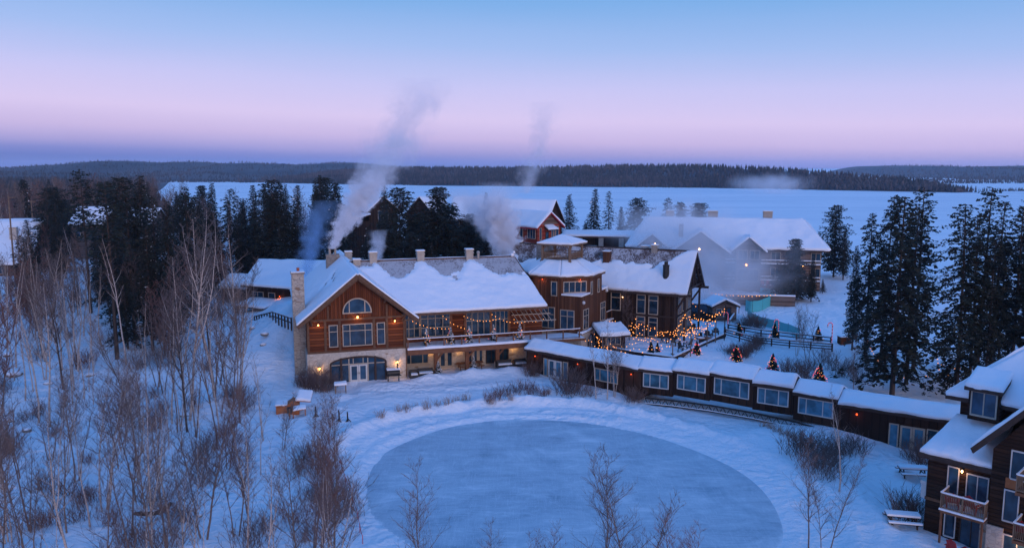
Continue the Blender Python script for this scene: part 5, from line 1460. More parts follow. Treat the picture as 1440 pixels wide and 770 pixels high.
for i, (x, y, z, rz, w) in enumerate(((2.6, -.75, 1.8, 200, 'left red lounge chair on the upper chalet balcony'), (4.4, -.7, 1.8, 160, 'right red lounge chair on the upper chalet balcony'), (3.9, -2.6, None, 165, 'red lounge chair on the snow below the chalet balcony'), (5.5, -2.7, None, 190, 'red lounge chair at the foot of the chalet stone wall'), (8.6, -1.7, 1.5, 180, 'red lounge chair on the right chalet balcony'))):
    P = Vector((28.3, 52.0, 0)) + Vector((math.cos(R(-46)) * x * .72 - math.sin(R(-46)) * y, math.sin(R(-46)) * x * .72 + math.cos(R(-46)) * y, 0)); P.z = z if z is not None else gz(P.x, P.y)
    if i == 0: rc = chair_proto('red_chair', w, 'red_paint', 'red chairs at the chalet'); rc.location = P; rc.rotation_euler.z = R(rz - 46)
    else: dup(rc, P, rz - 46, 1.12, w)
for i, u in enumerate((1074, 1082)):
    p = at(u, 404, 1.2); dup(rc, p, 20, 1.2, ('left' if i == 0 else 'right') + ' one of two red chairs in front of the misty hotel', 'red chairs at the hotel')

p = G(412, 584)
t = thing('play_hut', 'small orange brown wooden play hut with a loose snowy roof panel', 'hut', p, 12)
m = MB(); m.box(-1.6, .6, .2, 1.6, 0, 1.0); m.build('wall', 'orange_wood', t)
m = MB(); m.prism([(-.6, .18, 1.0), (.6, .18, 1.0), (0, .18, 1.45)], [(-.6, 1.6, 1.0), (.6, 1.6, 1.0), (0, 1.6, 1.45)]); m.build('gable_wall', 'orange_wood', t)
m = MB(); m.box(-.55, -.1, .12, .2, .25, .85); m.build('window', 'black_iron', t)
m = MB(); q = [(.2, .6, 1.3), (1.7, .6, 1.15), (1.9, 2.3, 1.7), (.5, 2.3, 1.9)]; m.slab(q, .08); r = m.build('roof', 'orange_wood', t); snow_sheet(r, q, .2, 8, 8, seed=130)
m = MB(); q = [(-1.7, .1, 1.02), (-.5, .1, 1.05), (-.5, 1.7, 1.15), (-1.7, 1.7, 1.1)]; m.slab(q, .05); r = m.build('roof', 'orange_wood', t); snow_sheet(r, q, .12, 6, 6, seed=131)
m = MB(); q = [(.05, -1.0, .72), (1.3, -.6, .82), (1.3, .1, .95), (.05, -.1, .95)]; m.slab(q, .07); tb = m.build('table_flap', 'orange_wood', t); snow_sheet(tb, q, .1, 6, 6, seed=132)
for x, y in ((.1, -.95), (1.2, -.55), (-.25, -.9)):
    m = MB(); m.bar((x, y, -.2), (x, y, .74 if x > 0 else .95), .1); m.build('leg', 'orange_wood', t)
p = G(479, 551)
t = thing('snowy_stand', 'little wooden stand with a snowy top near the arched entrance', 'stand', p, 15)
m = MB(); m.box(-.65, .65, -.35, .35, .8, .88); tp = m.build('top', 'beam_grey', t); snow_sheet(tp, [(-.68, -.38, .88), (.68, -.38, .88), (.68, .38, .95), (-.68, .38, .95)], .22, 8, 6, seed=133)
for x in (-.55, .55):
    for y in (-.28, .28):
        m = MB(); m.bar((x, y, -.2), (x, y, .8), .09); m.build('leg', 'beam_grey', t)
for i, (u, v, h) in enumerate(((444, 585, 1.0), (468, 589, .5), (477, 592, 1.1), (489, 592, .95))):
    t = thing('torch_stand', ('upright black torch log nearest the play hut', 'short black torch stub with splayed feet', 'tall black torch log on splayed feet beside the stub', 'rightmost black torch log in the snow')[i], 'torch', G(u, v), i * 40, 'black torch logs by the play hut')
    m = MB(); m.tube([(0, 0, 0), (.03, 0, h * .5), (-.02, .02, h)], [.09, .08, .07], 6); m.build('log', 'black_iron', t)
    for k in range(3):
        m = MB(); a = k * 2.1; m.tube([(0, 0, .3), (.3 * math.cos(a), .3 * math.sin(a), -.05)], [.06, .04], 5); m.build('foot', 'black_iron', t)
P = [G(u, v) for u, v in ((478, 652), (486, 680), (495, 705), (503, 730), (506, 748), (510, 764))]
t = thing('rope_barrier', 'thin red rope strung on stakes along the left edge of the rink', 'rope', P[0])
for p in P:
    q = p - P[0]; m = MB(); m.tube([q + Vector((0, 0, -.2)), q + Vector((0, 0, .62))], .025, 5); m.build('stake', 'rope_red', t)
m = MB(); pts = []
for a, b in zip(P, P[1:]):
    for k in range(6): pts.append(a.lerp(b, k / 6) - P[0] + Vector((0, 0, .58 - .5 * (k / 6) * (1 - k / 6))))
m.tube(pts, .022, 4); m.build('rope', 'rope_red', t)
p = G(216, 722)
t = thing('fallen_log', 'dark curved fallen log half buried in the snow among the birches', 'log', p, 8)
m = MB(); m.tube([(-1.3, .1, .05), (-.7, -.1, .12), (.1, -.15, .1), (.7, 0, .25), (1.15, .35, .6)], [.12, .2, .22, .2, .13], 8); m.build('trunk', 'bark', t)
m = MB(); m.tube([(-.6, -.1, .27), (.1, -.13, .27), (.6, 0, .38)], [.07, .12, .08], 6); m.build('log_snow', 'roof_snow', t)
# snow covered boulders
bq = random.Random(4)
for i, (u, v, s) in enumerate(((12, 500, 1.0), (38, 605, .6), (15, 592, .7), (150, 557, .6), (68, 540, .7), (260, 585, .8), (420, 645, .4), (230, 700, .4), (355, 462, .8), (395, 478, .8), (372, 470, .7), (403, 490, .7), (128, 528, .8), (20, 528, 1.2), (370, 485, .7), (280, 725, .35))):
    p = G(u, v); t = thing('boulder', 'dark boulder capped with snow ' + ('among the left birches' if u < 300 else 'on the bank left of the lodge'), 'boulder', p - Vector((0, 0, .15 * s)), bq.uniform(0, 360), 'snow capped boulders among the birches' if u < 300 else 'snow capped boulders on the lodge bank')
    m = MB(); m.ball((0, 0, .2 * s), .6 * s, 0, (1.3, .9, .7), 5, 8); m.v = [(x * (1 + .2 * fbm(x * 3, y * 3 + i)), y * (1 + .2 * fbm(y * 3, z * 3 + i)), z) for x, y, z in m.v]; m.build('rock', 'stone_dark', t)
    m = MB(); m.ball((0, 0, .36 * s), .56 * s, 0, (1.3, .95, .55), 5, 8); m.build('snow_cap', 'roof_snow', t, smooth=True)
# utility poles at the far left
for u, vb, vt, Y in ((14.5, 372, 275, 160), (46, 300, 281, 190)):
    x = PX(u, Y); zt = ZV(vt, Y); z0 = gz(x, Y)
    t = thing('utility_pole', 'wooden utility pole ' + ('beside the big left house' if u < 30 else 'in the woods right of the big left house'), 'utility pole', (x, Y, z0), 0)
    m = MB(); m.tube([(0, 0, -.3), (0, 0, zt - z0)], [.2, .13], 7); m.build('pole', 'beam_grey', t)
    m = MB(); m.box(-.2 if u < 30 else -.9, 1.4 if u < 30 else .9, -.07, .07, zt - z0 - .35, zt - z0 - .2); m.build('crossarm', 'beam_grey', t)

# ------------------------------------------------------------------ trees
def bare_tree(seed, h, stems=1, r0=.13, spread=.32, dens=1.0, fork=True, lean=.08, low=.32, twr=.016):
    """bark mesh (stems, limbs) and twig mesh of a leafless birch"""
    q = random.Random(seed); T, W = MB(), MB()
    def wander(p, d, ln, n, up=.05, jit=.12):
        pts = [p.copy()]
        for _ in range(n):
            d = (d + Vector((q.gauss(0, jit), q.gauss(0, jit), q.gauss(0, jit * .5) + up))).normalized()
            p = p + d * (ln / n); pts.append(p.copy())
        return pts
    def twigs(pts, ln, n, r):
        for _ in range(n):
            i = q.randint(1, len(pts) - 1); b = pts[i - 1].lerp(pts[i], q.random()); d0 = (pts[i] - pts[i - 1]).normalized()
            a = q.uniform(0, 6.283); s = Vector((math.cos(a), math.sin(a), q.uniform(-.1, .7)))
            d = (d0 * .8 + s * .75).normalized(); l2 = ln * q.uniform(.5, 1.1)
            t = wander(b, d, l2, 3, .06, .09); W.tube(t, [r, r * .85, r * .7, r * .45], 3, cap=False)
            for _ in range(2 if l2 > .5 else 1):
                j = q.randint(1, 2); c = t[j].lerp(t[j + 1], q.random()); a = q.uniform(0, 6.283)
                d2 = (d * .8 + Vector((math.cos(a), math.sin(a), q.uniform(-.2, .6))) * .7).normalized()
                e = wander(c, d2, l2 * .55, 2, .05, .1); W.tube(e, [r * .7, r * .6, r * .4], 3, cap=False)
    def limb(pts, k, H, rr):
        n = int(max(3, 26 * dens * H / 14))
        for i in range(n):
            f_ = low + (1 - low) * (i + q.random()) / n
            x = f_ * (len(pts) - 1); j = min(int(x), len(pts) - 2); b = pts[j].lerp(pts[j + 1], x - j)
            a = i * 2.4 + q.uniform(-.6, .6); ln = H * spread * (1.05 - f_) ** .75 * q.uniform(.55, 1.15) + .35
            d = Vector((math.cos(a) * .75, math.sin(a) * .75, q.uniform(.55, 1.05))).normalized()
            r = max(.014, rr * (1 - f_) * .42 + .012); p2 = wander(b, d, ln, 5, .05, .07)
            (T if r > .03 else W).tube(p2, [r, r * .85, r * .7, r * .5, r * .4, r * .25], 4 if r > .03 else 3, cap=False)
            twigs(p2, ln * .42 + .25, int((4 + ln * 2.2) * dens), twr)
    for s in range(stems):
        a = s * 2.4 + q.uniform(0, 1); k = 0 if stems == 1 else .10 + .08 * q.random()
        hh = h * (1 if s == 0 else q.uniform(.72, .97)); base = Vector((.18 * math.cos(a), .18 * math.sin(a), -.4)) if stems > 1 else Vector((0, 0, -.4))
        d = Vector((math.cos(a) * k + q.gauss(0, lean * .5), math.sin(a) * k + q.gauss(0, lean * .5), 1)).normalized()
        pts = wander(base, d, hh, 12, .05, .045); rr = r0 * (1 if s == 0 else .8)
        T.tube(pts, [rr * (1 - .93 * (i / 12) ** .9) for i in range(13)], 6, cap=False)
        limb(pts, s, hh, rr)
        if fork:
            for _ in range(q.randint(1, 2)):
                i = q.randint(4, 7); d2 = (pts[i + 1] - pts[i]).normalized(); a = q.uniform(0, 6.28)
                d2 = (d2 + Vector((math.cos(a), math.sin(a), .1)) * .38).normalized(); l2 = (hh - pts[i].z) * q.uniform(.7, .95)
                p2 = wander(pts[i], d2, l2, 8, .10, .06); r2 = rr * (1 - .93 * (i / 12)) * .75
                T.tube(p2, [r2 * (1 - .9 * j / 8) for j in range(9)], 5, cap=False); limb(p2, s, l2, r2)
    return T, W

def conifer(seed, h, R0, z0=.12, nb=150, droop=.35, dense=1.0, power=.8, size=.5, gaps=.25, snow=.0, pads=0.0):
    """needle crown of many small blades on drooping boughs; z0 = bare trunk fraction"""
    q = random.Random(seed); C, T = MB(), MB()
    lean = [Vector((q.gauss(0, .012) * h, q.gauss(0, .012) * h, 0)) for _ in range(3)]
    def ax(k): return lean[0] * k * k + Vector((0, 0, h * k))
    T.tube([ax(0) - Vector((0, 0, .5))] + [ax(i / 8) for i in range(1, 9)], [.011 * h * (1 - i / 8.6) + .02 for i in range(9)], 6, cap=False)
    ph = q.uniform(0, 6.28)
    for i in range(nb):
        k = z0 + (1 - z0) * ((i + q.random()) / nb) ** .9
        a = i * 2.399 + q.uniform(-.5, .5)
        kk_ = (k - z0) / (1 - z0)
        prof = (1 - kk_) ** power * (.55 + .45 * min(1, kk_ / .18))
        un = 1 + .28 * math.sin(2 * a + ph + 5 * k) + .35 * mnoise.noise(Vector((math.cos(a), math.sin(a), k * 9 + seed)))
        ln = R0 * prof * un * q.uniform(.72 - .3 * pads, 1.12 + .2 * pads) + .22
        cl = mnoise.noise(Vector((math.cos(a) * 1.3 + seed, math.sin(a) * 1.3, k * h * .55)))
        if cl < -.12: ln *= 1 - gaps * .75
        elif cl > .25: ln *= 1.12
        b = ax(k); d = Vector((math.cos(a), math.sin(a), 0)); up = .35 * (kk_ - .45) * ln
        tip = b + d * ln + Vector((0, 0, -droop * ln * (1 - kk_ * .8) + up))
        mid = b + d * ln * .5 + Vector((0, 0, .10 * ln + up * .4 - droop * ln * .22))
        T.tube([b, mid, tip], [.03 + .008 * ln, .025, .012], 3, cap=False)
        n = max(4, int(ln * 9 * dense))
        sd = Vector((-d.y, d.x, 0))
        for j in range(n):
            s = .12 + .33 * pads + (.9 - .33 * pads) * (j + q.random()) / n
            c = (b * (1 - s) ** 2 + mid * 2 * s * (1 - s) + tip * s * s) if s <= 1 else tip
            w = q.choice((-1, 1)); sz = size * q.uniform(.6, 1.3) * (.75 + .4 * (1 - kk_))
            o = sd * w * q.uniform(.3, 1) + d * q.uniform(.2, .9) + Vector((0, 0, q.uniform(-.55, .18)))
            o = o.normalized() * sz
            e = Vector((q.gauss(0, 1), q.gauss(0, 1), q.gauss(0, .6))).normalized() * sz * .34
            st = c + Vector((q.gauss(0, .1), q.gauss(0, .1), q.gauss(0, .08))) * ln * .5
            mi = 1 if q.random() < snow and o.z > -.25 * sz else 0
            C.add([st - e * .6, st + o * .55 + e, st + o, st + o * .5 - e], [(0, 1, 2), (0, 2, 3)], mi)
            if mi: C.v[-4:] = [(x, y, z + .08) for x, y, z in C.v[-4:]]
    return T, C

PROTO = {}
def proto(kind, meshes, h):
    PROTO.setdefault(kind, []).append((meshes, h))
def add_bare(kind, bark, twig, h, **kw):
    T, W = bare_tree(h=h, **kw)
    proto(kind, [('trunk', T.mesh('trunk', bark, True, False)), ('crown', W.mesh('crown', twig, False, False))], h)
def add_con(kind, mats, h, **kw):
    T, C = conifer(h=h, **kw)
    proto(kind, [('trunk', T.mesh('trunk', 'bark', True, False)), ('crown', C.mesh('crown', mats, False, False))], h)
add_bare('birch_tall', 'birch_bark', 'twig_grey', 20, seed=1, stems=1, r0=.17, spread=.20, dens=.75, low=.35)
add_bare('birch_tall', 'birch_bark', 'twig_grey', 20, seed=2, stems=2, r0=.16, spread=.20, dens=.7, low=.38)
add_bare('birch_tall', 'birch_bark', 'twig', 18, seed=3, stems=1, r0=.15, spread=.18, dens=.5, low=.45)
add_bare('birch_young', 'sapling_bark', 'twig', 12, seed=4, stems=1, r0=.085, spread=.27, dens=1.05, low=.22, twr=.0105)
add_bare('birch_young', 'birch_bark', 'twig', 12, seed=5, stems=3, r0=.08, spread=.24, dens=.85, low=.25, twr=.0105)
add_bare('birch_young', 'sapling_bark', 'twig_red', 11, seed=6, stems=2, r0=.075, spread=.26, dens=.95, low=.25, twr=.0105)
add_bare('birch_young', 'sapling_bark', 'twig', 12, seed=12, stems=2, r0=.08, spread=.27, dens=.95, low=.22, twr=.0105)
add_bare('birch_fine', 'birch_bark', 'twig_grey', 14, seed=31, stems=1, r0=.09, spread=.17, dens=.55, low=.3, twr=.012)
add_bare('birch_fine', 'sapling_bark', 'twig', 14, seed=32, stems=2, r0=.085, spread=.16, dens=.5, low=.35, twr=.012)
add_bare('bare_dark', 'bark', 'twig', 14, seed=7, stems=1, r0=.12, spread=.24, dens=.9, low=.3)
add_bare('bare_dark', 'twig_grey', 'twig_grey', 13, seed=8, stems=2, r0=.10, spread=.24, dens=.9, low=.25)
add_bare('bare_dark', 'twig', 'twig_red', 9, seed=9, stems=4, r0=.06, spread=.26, dens=.8, low=.12)
add_con('spruce', ['needles'], 20, seed=21, R0=3.0, nb=330, dense=1.25, droop=.34, size=.42, power=.85)
add_con('spruce', ['needles', 'roof_snow'], 20, seed=22, R0=2.7, nb=300, dense=1.2, power=.7, size=.42, snow=.03, droop=.3)
add_con('spruce', ['needles', 'roof_snow'], 18, seed=23, R0=3.0, nb=290, dense=1.15, power=.95, size=.42, snow=.04, droop=.4)
add_con('ragged', ['needles'], 21, seed=24, R0=3.7, z0=.10, nb=260, dense=1.8, power=.5, droop=.42, size=.46, gaps=.7, pads=.6)
add_con('ragged', ['needles', 'needles_brown'], 21, seed=25, R0=2.9, z0=.32, nb=165, dense=2.1, power=.42, droop=.25, size=.44, gaps=.9, snow=.2, pads=1)
add_con('ragged', ['needles', 'needles_brown'], 21, seed=26, R0=3.2, z0=.22, nb=185, dense=2.1, power=.5, droop=.32, size=.44, gaps=.85, snow=.35, pads=.9)
add_con('pine', ['needles'], 16, seed=27, R0=5.0, z0=.04, nb=300, dense=1.4, power=.42, droop=.1, size=.52, gaps=.5)
add_con('pine', ['needles'], 16, seed=28, R0=4.3, z0=.1, nb=230, dense=1.4, power=.45, droop=.05, size=.52, gaps=.7)
add_con('thin_pine', ['needles'], 20, seed=29, R0=2.2, z0=.55, nb=80, dense=1.4, power=.4, droop=.0, size=.44, gaps=.9)
add_con('thin_pine', ['needles', 'needles_brown'], 20, seed=30, R0=2.0, z0=.42, nb=110, dense=1.2, power=.55, droop=.12, size=.42, gaps=.9, snow=.2)

tq = random.Random(11)
def tree(kind, p, h, label, cat, group, name, which=None, rz=None):
    P = PROTO[kind]; (meshes, ph) = P[which] if which is not None else tq.choice(P)
    s = h / ph
    t = thing(name, label, cat, p, tq.uniform(0, 360) if rz is None else rz, group)
    t.scale = (s * tq.uniform(.92, 1.1), s * tq.uniform(.92, 1.1), s) if kind not in ('spruce', 'ragged', 'pine') else (s ** .7 * tq.uniform(.8, 1.2), s ** .7 * tq.uniform(.8, 1.2), s)
    for nm, me in meshes: link(nm, me, t)
    return t
def ptree(kind, u, vb, vt, *a, Y=None, **k):
    if Y is None: p = G(u, vb)
    else: p = Vector((PX(u, Y), Y, gz(PX(u, Y), Y)))
    return tree(kind, p, max(2.0, ZV(vt, p.y) - p.z), *a, **k)

# the tall ragged conifers by the right shore
gR = 'tall dark conifers right of the rail fence'
for i, (k, u, vb, vt, w, wh) in enumerate((('ragged', 1254, 557, 276, 'big dense dark conifer standing right behind the walkway roof', 0), ('ragged', 1238, 515, 274, 'tall conifer whose crown leans over the rail fence end', 1), ('ragged', 1274, 540, 290, 'broad conifer behind the big dense one', 2),
        ('ragged', 1216, 503, 300, 'slimmer conifer left of the tall pair', 2), ('spruce', 1198, 492, 345, 'shortest conifer at the left side of the pine group', 0), ('thin_pine', 1284, 520, 263, 'thin pine with a bent ragged top between the two conifer groups', 0),
        ('ragged', 1344, 556, 286, 'dense conifer left of the thin topped pine', 0), ('ragged', 1362, 552, 305, 'dark conifer behind the chalet roof peak', 1), ('thin_pine', 1372, 540, 263, 'thin pine rising highest above the right conifers', 0), ('thin_pine', 1390, 545, 284, 'thin pine with an open flat crown beside the highest one', 1), ('ragged', 1384, 552, 335, 'shorter conifer below the two thin pines', 2),
        ('ragged', 1420, 545, 290, 'brownish conifer near the right edge above the chalet', 2), ('ragged', 1440, 540, 272, 'tall conifer at the right edge', 1), ('ragged', 1402, 530, 330, 'dark conifer filling the gap left of the brownish one', 0), ('ragged', 1462, 560, 300, 'conifer cut by the right edge behind the chalet roof', 2), ('spruce', 1216, 520, 440, 'low dark spruce under the conifer group', 1))):
    t = ptree(k, u, vb, vt, w, 'conifer', gR, 'conifer_tree', which=wh)
    k_ = 1.12 if i == 0 else (.92, .8, 1.0)[i % 3]
    t.scale = (t.scale.z * k_, t.scale.z * k_, t.scale.z)
# behind the lodge
for i, (k, Y, u, vt, w, wh) in enumerate((('pine', 136, 562, 264, 'dark pine with a lumpy crown behind the lodge chimneys', 1), ('pine', 132, 615, 263, 'widest dark pine behind the long lodge roof', 0), ('pine', 142, 588, 300, 'lower dark pine between the two tall ones', 0), ('pine', 150, 688, 285, 'dark pine veiled by the steam plume', 1), ('spruce', 140, 536, 300, 'dark spruce left of the lumpy pine', 0), ('pine', 128, 640, 318, 'low pine right of the widest pine', 1), ('spruce', 132, 665, 330, 'small dark spruce behind the roof vents', 0), ('spruce', 130, 590, 330, 'small dark spruce just behind the lodge ridge', 1), ('spruce', 170, 541, 258, 'thin spruce top left of the lumpy pine', 1), ('spruce', 185, 683, 270, 'pointed spruce top above the steam plume', 0), ('spruce', 138, 515, 318, 'dark spruce right of the smoking chimney', 2), ('spruce', 134, 560, 325, 'bushy spruce below the lumpy pine', 0), ('pine', 126, 545, 322, 'low pine filling the gap behind the lodge chimneys', 0), ('pine', 127, 578, 326, 'low pine behind the second roof vent', 1), ('pine', 130, 658, 316, 'low dark pine behind the third roof vent', 0), ('pine', 131, 690, 322, 'low pine under the steam', 1), ('spruce', 127, 524, 335, 'small spruce at the foot of the smoke', 2), ('pine', 134, 635, 290, 'broad pine shoulder right of the widest pine', 1), ('pine', 160, 662, 300, 'dark pine before the long snowy roof', 0), ('spruce', 126, 606, 340, 'little spruce behind the ridge', 1))):
    ptree(k, u, 0, vt, w, 'conifer', 'conifers behind the lodge', 'conifer_tree', which=wh, Y=Y)
for i, (k, Y, u, vt, w, wh) in enumerate((('spruce', 178, 800, 273, 'narrow spruce standing alone beside the red house', 1), ('spruce', 172, 834, 265, 'tallest spruce in the clump beyond the cupola', 2), ('thin_pine', 180, 856, 268, 'pale thin conifer in the clump beyond the cupola', 1), ('spruce', 176, 873, 290, 'short bushy spruce in the clump beyond the cupola', 0), ('pine', 178, 896, 278, 'leaning dark pine at the left end of the hotel roof', 1), ('spruce', 170, 822, 312, 'low spruce beside the narrow lone one', 0),
        ('thin_pine', 186, 938, 277, 'thin pine behind the left part of the hotel roof', 0), ('pine', 188, 957, 284, 'small pine right of the thin one behind the hotel', 1), ('pine', 186, 983, 285, 'round pine poking above the hotel ridge', 0), ('pine', 172, 1176, 288, 'hazy pine at the right end of the hotel', 1), ('spruce', 168, 1190, 320, 'hazy spruce beside the right end of the hotel', 0),
        ('pine', 142, 1120, 335, 'dense dark pine in front of the hotel', 0), ('spruce', 140, 1146, 362, 'dark spruce right of the dense pine at the hotel', 0), ('pine', 141, 1103, 372, 'low dark pine left of the dense pine at the hotel', 1), ('spruce', 150, 1162, 392, 'frosty small spruce near the hotel corner', 2))):
    ptree(k, u, 0, vt, w, 'conifer', 'conifers around the hotel and red house', 'conifer_tree', which=wh, Y=Y)
# the conifer belt left of the lodge
belt = [(205, 470, 252, 0), (226, 478, 262, 1), (190, 478, 275, 2), (243, 488, 268, 0), (215, 492, 300, 1), (38, 440, 320, 0), (52, 430, 312, 2), (85, 402, 280, 0), (72, 395, 268, 1), (140, 420, 318, 1), (270, 440, 262, 2), (302, 402, 258, 0), (326, 400, 262, 1), (350, 396, 258, 0), (364, 395, 262, 2), (384, 388, 256, 0), (399, 388, 258, 1), (416, 385, 282, 2), (440, 380, 290, 0), (452, 380, 268, 1), (467, 378, 262, 2), (480, 372, 300, 0), (252, 430, 275, 1), (285, 420, 285, 0), (430, 392, 300, 2), (395, 395, 300, 1), (340, 405, 310, 0), (310, 410, 315, 2), (375, 400, 315, 0), (255, 462, 330, 1), (170, 450, 300, 0), (285, 450, 340, 1), (180, 490, 380, 0), (232, 500, 400, 2)]
for u, vb, vt, wh in belt:
    ptree('spruce' if tq.random() < .75 else 'ragged', u, vb, vt + tq.uniform(-6, 22), 'dark spruce among others in the conifer belt left of the lodge', 'spruce', 'spruces of the belt left of the lodge', 'spruce_tree', which=wh)
ptree('thin_pine', 128, 440, 238, 'tall pine with a broad flat crown above the left woods', 'pine', 'pines above the left woods', 'pine_tree', which=0)
ptree('thin_pine', 165, 505, 255, 'tall pine with a long bare trunk in front of the dark spruces', 'pine', 'pines above the left woods', 'pine_tree', which=0)
ptree('pine', 180, 430, 250, 'bushy topped pine between the flat crowned pine and the spruces', 'pine', 'pines above the left woods', 'pine_tree', which=1)
# birches that stand out
gB = 'white birches that stand out in the left woods'
for k, u, vb, vt, w, wh, rz in (('birch_tall', 264, 592, 282, 'tallest white birch forking wide near the lodge', 1, 10), ('birch_tall', 178, 512, 328, 'leaning white birch with a bare forked top before the dark spruces', 2, 60), ('birch_tall', 338, 520, 310, 'white birch left of the annex roof', 0, 120), ('birch_tall', 302, 560, 300, 'white birch right behind the tallest one', 0, 200), ('birch_tall', 88, 520, 360, 'greyish birch with a forked crown at the left', 1, 90), ('birch_tall', 110, 522, 368, 'greyish birch just right of the forked crown', 0, 30),
        ('birch_tall', 2, 420, 228, 'pale birch top cut by the left edge', 2, 0), ('birch_tall', 70, 600, 395, 'birch with a speckled trunk at the left', 0, 75), ('birch_tall', 118, 560, 420, 'thin birch with a dark lower trunk', 2, 140)):
    ptree(k, u, vb, vt, w, 'birch', gB, 'birch_tree', which=wh, rz=rz)
gF = 'birches in front of the rink'
for k, u, Y, vt, w, wh in (('birch_young', 592, 41.5, 648, 'small reddish birch top in front of the rink, left one', 0), ('birch_young', 850, 41.2, 650, 'fine twigged birch in front of the rink, left of the tallest', 0), ('birch_young', 912, 40.6, 646, 'tallest birch crown in front of the rink', 3), ('birch_young', 968, 40.2, 722, 'low twig top right of the tallest crown by the rink', 2), ('birch_young', 695, 40.5, 742, 'lowest twig top at the bottom centre', 0), ('birch_young', 762, 40.8, 752, 'twig tip at the bottom right of centre', 2)):
    ptree(k, u, 0, vt, w, 'birch', gF, 'birch_tree', which=wh, Y=Y)
for k, u, vb, vt, w, wh in (('birch_young', 1137, 770, 625, 'birch with twisted twigs between the rink and the chalet', 0), ('birch_young', 1160, 785, 640, 'birch right beside the twisted one', 3), ('birch_tall', 1180, 690, 545, 'slim white trunk before the last walkway window', 2), ('birch_tall', 838, 560, 455, 'left white birch stem in front of the walkway', 2), ('birch_tall', 854, 559, 452, 'middle white birch stem in front of the walkway', 0), ('birch_young', 864, 557, 470, 'right leaning white birch in front of the walkway', 1),
        ('birch_young', 1120, 500, 428, 'thin bare birch by the rail fence', 1), ('birch_young', 1135, 510, 420, 'taller bare birch by the rail fence', 3), ('birch_young', 1200, 552, 470, 'slim bare birch behind the flat walkway roof', 0), ('birch_young', 470, 620, 545, 'small bare birch by the torch logs', 2), ('birch_young', 443, 660, 560, 'bare birch on the bank left of the rink', 1), ('bare_dark', 885, 478, 405, 'dark bare tree against the dining wing wall', 0), ('bare_dark', 398, 632, 552, 'twiggy bare tree left of the play hut', 1)):
    ptree(k, u, vb, vt, w, 'birch' if 'birch' in k else 'bare tree', 'bare trees around the rink and walkway', 'birch_tree' if 'birch' in k else 'bare_tree', which=wh)
# birch saplings of the left foreground and middle distance
spots = []
def far_enough(p, d): return all((p.x - q_.x) ** 2 + (p.y - q_.y) ** 2 > d * d for q_ in spots)
def scatter(n, ur, vr, kinds, hr, d, args, ok=None):
    c = 0; tries = 0
    while c < n and tries < n * 40:
        tries += 1
        u, v = tq.uniform(*ur), tq.uniform(*vr)
        if ok and not ok(u, v): continue
        p = G(u, v)
        if not far_enough(p, d): continue
        if rink_d(p.x, p.y) < 4: continue
        spots.append(p); c += 1
        tree(tq.choice(kinds), p, tq.uniform(*hr), *args)
okf = lambda u, v: not (345 < u < 450 and v < 610) and not (372 < u < 470 and v < 730) and u < 500 - max(0, (v - 640)) * .1 and not (u > 420 and v < 640)
scatter(40, (-40, 470), (600, 900), ['birch_young', 'birch_young', 'birch_fine', 'birch_fine', 'birch_tall'], (7, 12), 1.5, ('slender bare birch among many in the snowy left foreground', 'birch', 'bare birches of the left foreground', 'birch_tree'), okf)
scatter(46, (-60, 345), (470, 610), ['birch_fine', 'birch_tall', 'bare_dark'], (8, 15), 1.8, ('bare tree among many on the snowy slope left of the lodge', 'bare tree', 'bare trees on the left slope', 'bare_tree'), okf)
scatter(34, (-60, 340), (395, 480), ['bare_dark', 'birch_tall'], (8, 14), 2.2, ('greyish bare tree in the thicket below the left spruces', 'bare tree', 'bare trees below the left spruces', 'bare_tree'))
scatter(16, (-40, 480), (560, 860), ['birch_fine'], (6.5, 12), 1.2, ('thin upright birch with few twigs in the left foreground', 'birch', 'thin upright birches of the left foreground', 'birch_tree'), okf)
scatter(6, (-40, 370), (640, 900), ['birch_young'], (8, 12.5), 1.2, ('slender bare birch among many in the snowy left foreground', 'birch', 'bare birches of the left foreground', 'birch_tree'), okf)
# woods on the left up to the lake
def wood(n, kinds, hr, ur, Yr, args, vmin=246):
    c = 0
    while c < n:
        Y = tq.uniform(*Yr); u = tq.uniform(*ur); x = PX(u, Y)
        if Y > shore(x) - 6 or (u < 48 and Y < 182) or (88 < u < 215 and Y < 212 and 'conifer' in args[1]) or (92 < u < 152 and Y < 197): continue
        p = Vector((x, Y, gz(x, Y))); h = tq.uniform(*hr)
        if not far_enough(p, 2.2): continue
        spots.append(p); c += 1; tree(tq.choice(kinds), p, h, *args)
wood(95, ['bare_dark', 'bare_dark', 'birch_tall'], (10, 17), (-60, 430), (150, 330), ('grey bare tree in the distant woods toward the lake', 'bare tree', 'bare trees in the distant left woods', 'bare_tree'))
wood(36, ['spruce', 'spruce', 'pine'], (11, 19), (-60, 490), (140, 330), ('dark conifer in the distant woods toward the lake', 'conifer', 'conifers in the distant left woods', 'conifer_tree'))
wood(90, ['bare_dark', 'bare_dark', 'birch_tall'], (15, 21), (-70, 240), (240, 345), ('tall grey bare tree of the far left woods against the lake', 'bare tree', 'tall bare trees of the far left woods', 'bare_tree'))
wood(14, ['spruce', 'pine', 'thin_pine'], (14, 19), (-70, 235), (230, 345), ('dark conifer rising from the far left bare woods', 'conifer', 'conifers of the far left woods', 'conifer_tree'))
wood(12, ['bare_dark'], (6, 9), (690, 790), (185, 203), ('thin bare tree on the lake shore behind the houses', 'bare tree', 'bare shore trees behind the houses', 'bare_tree'))

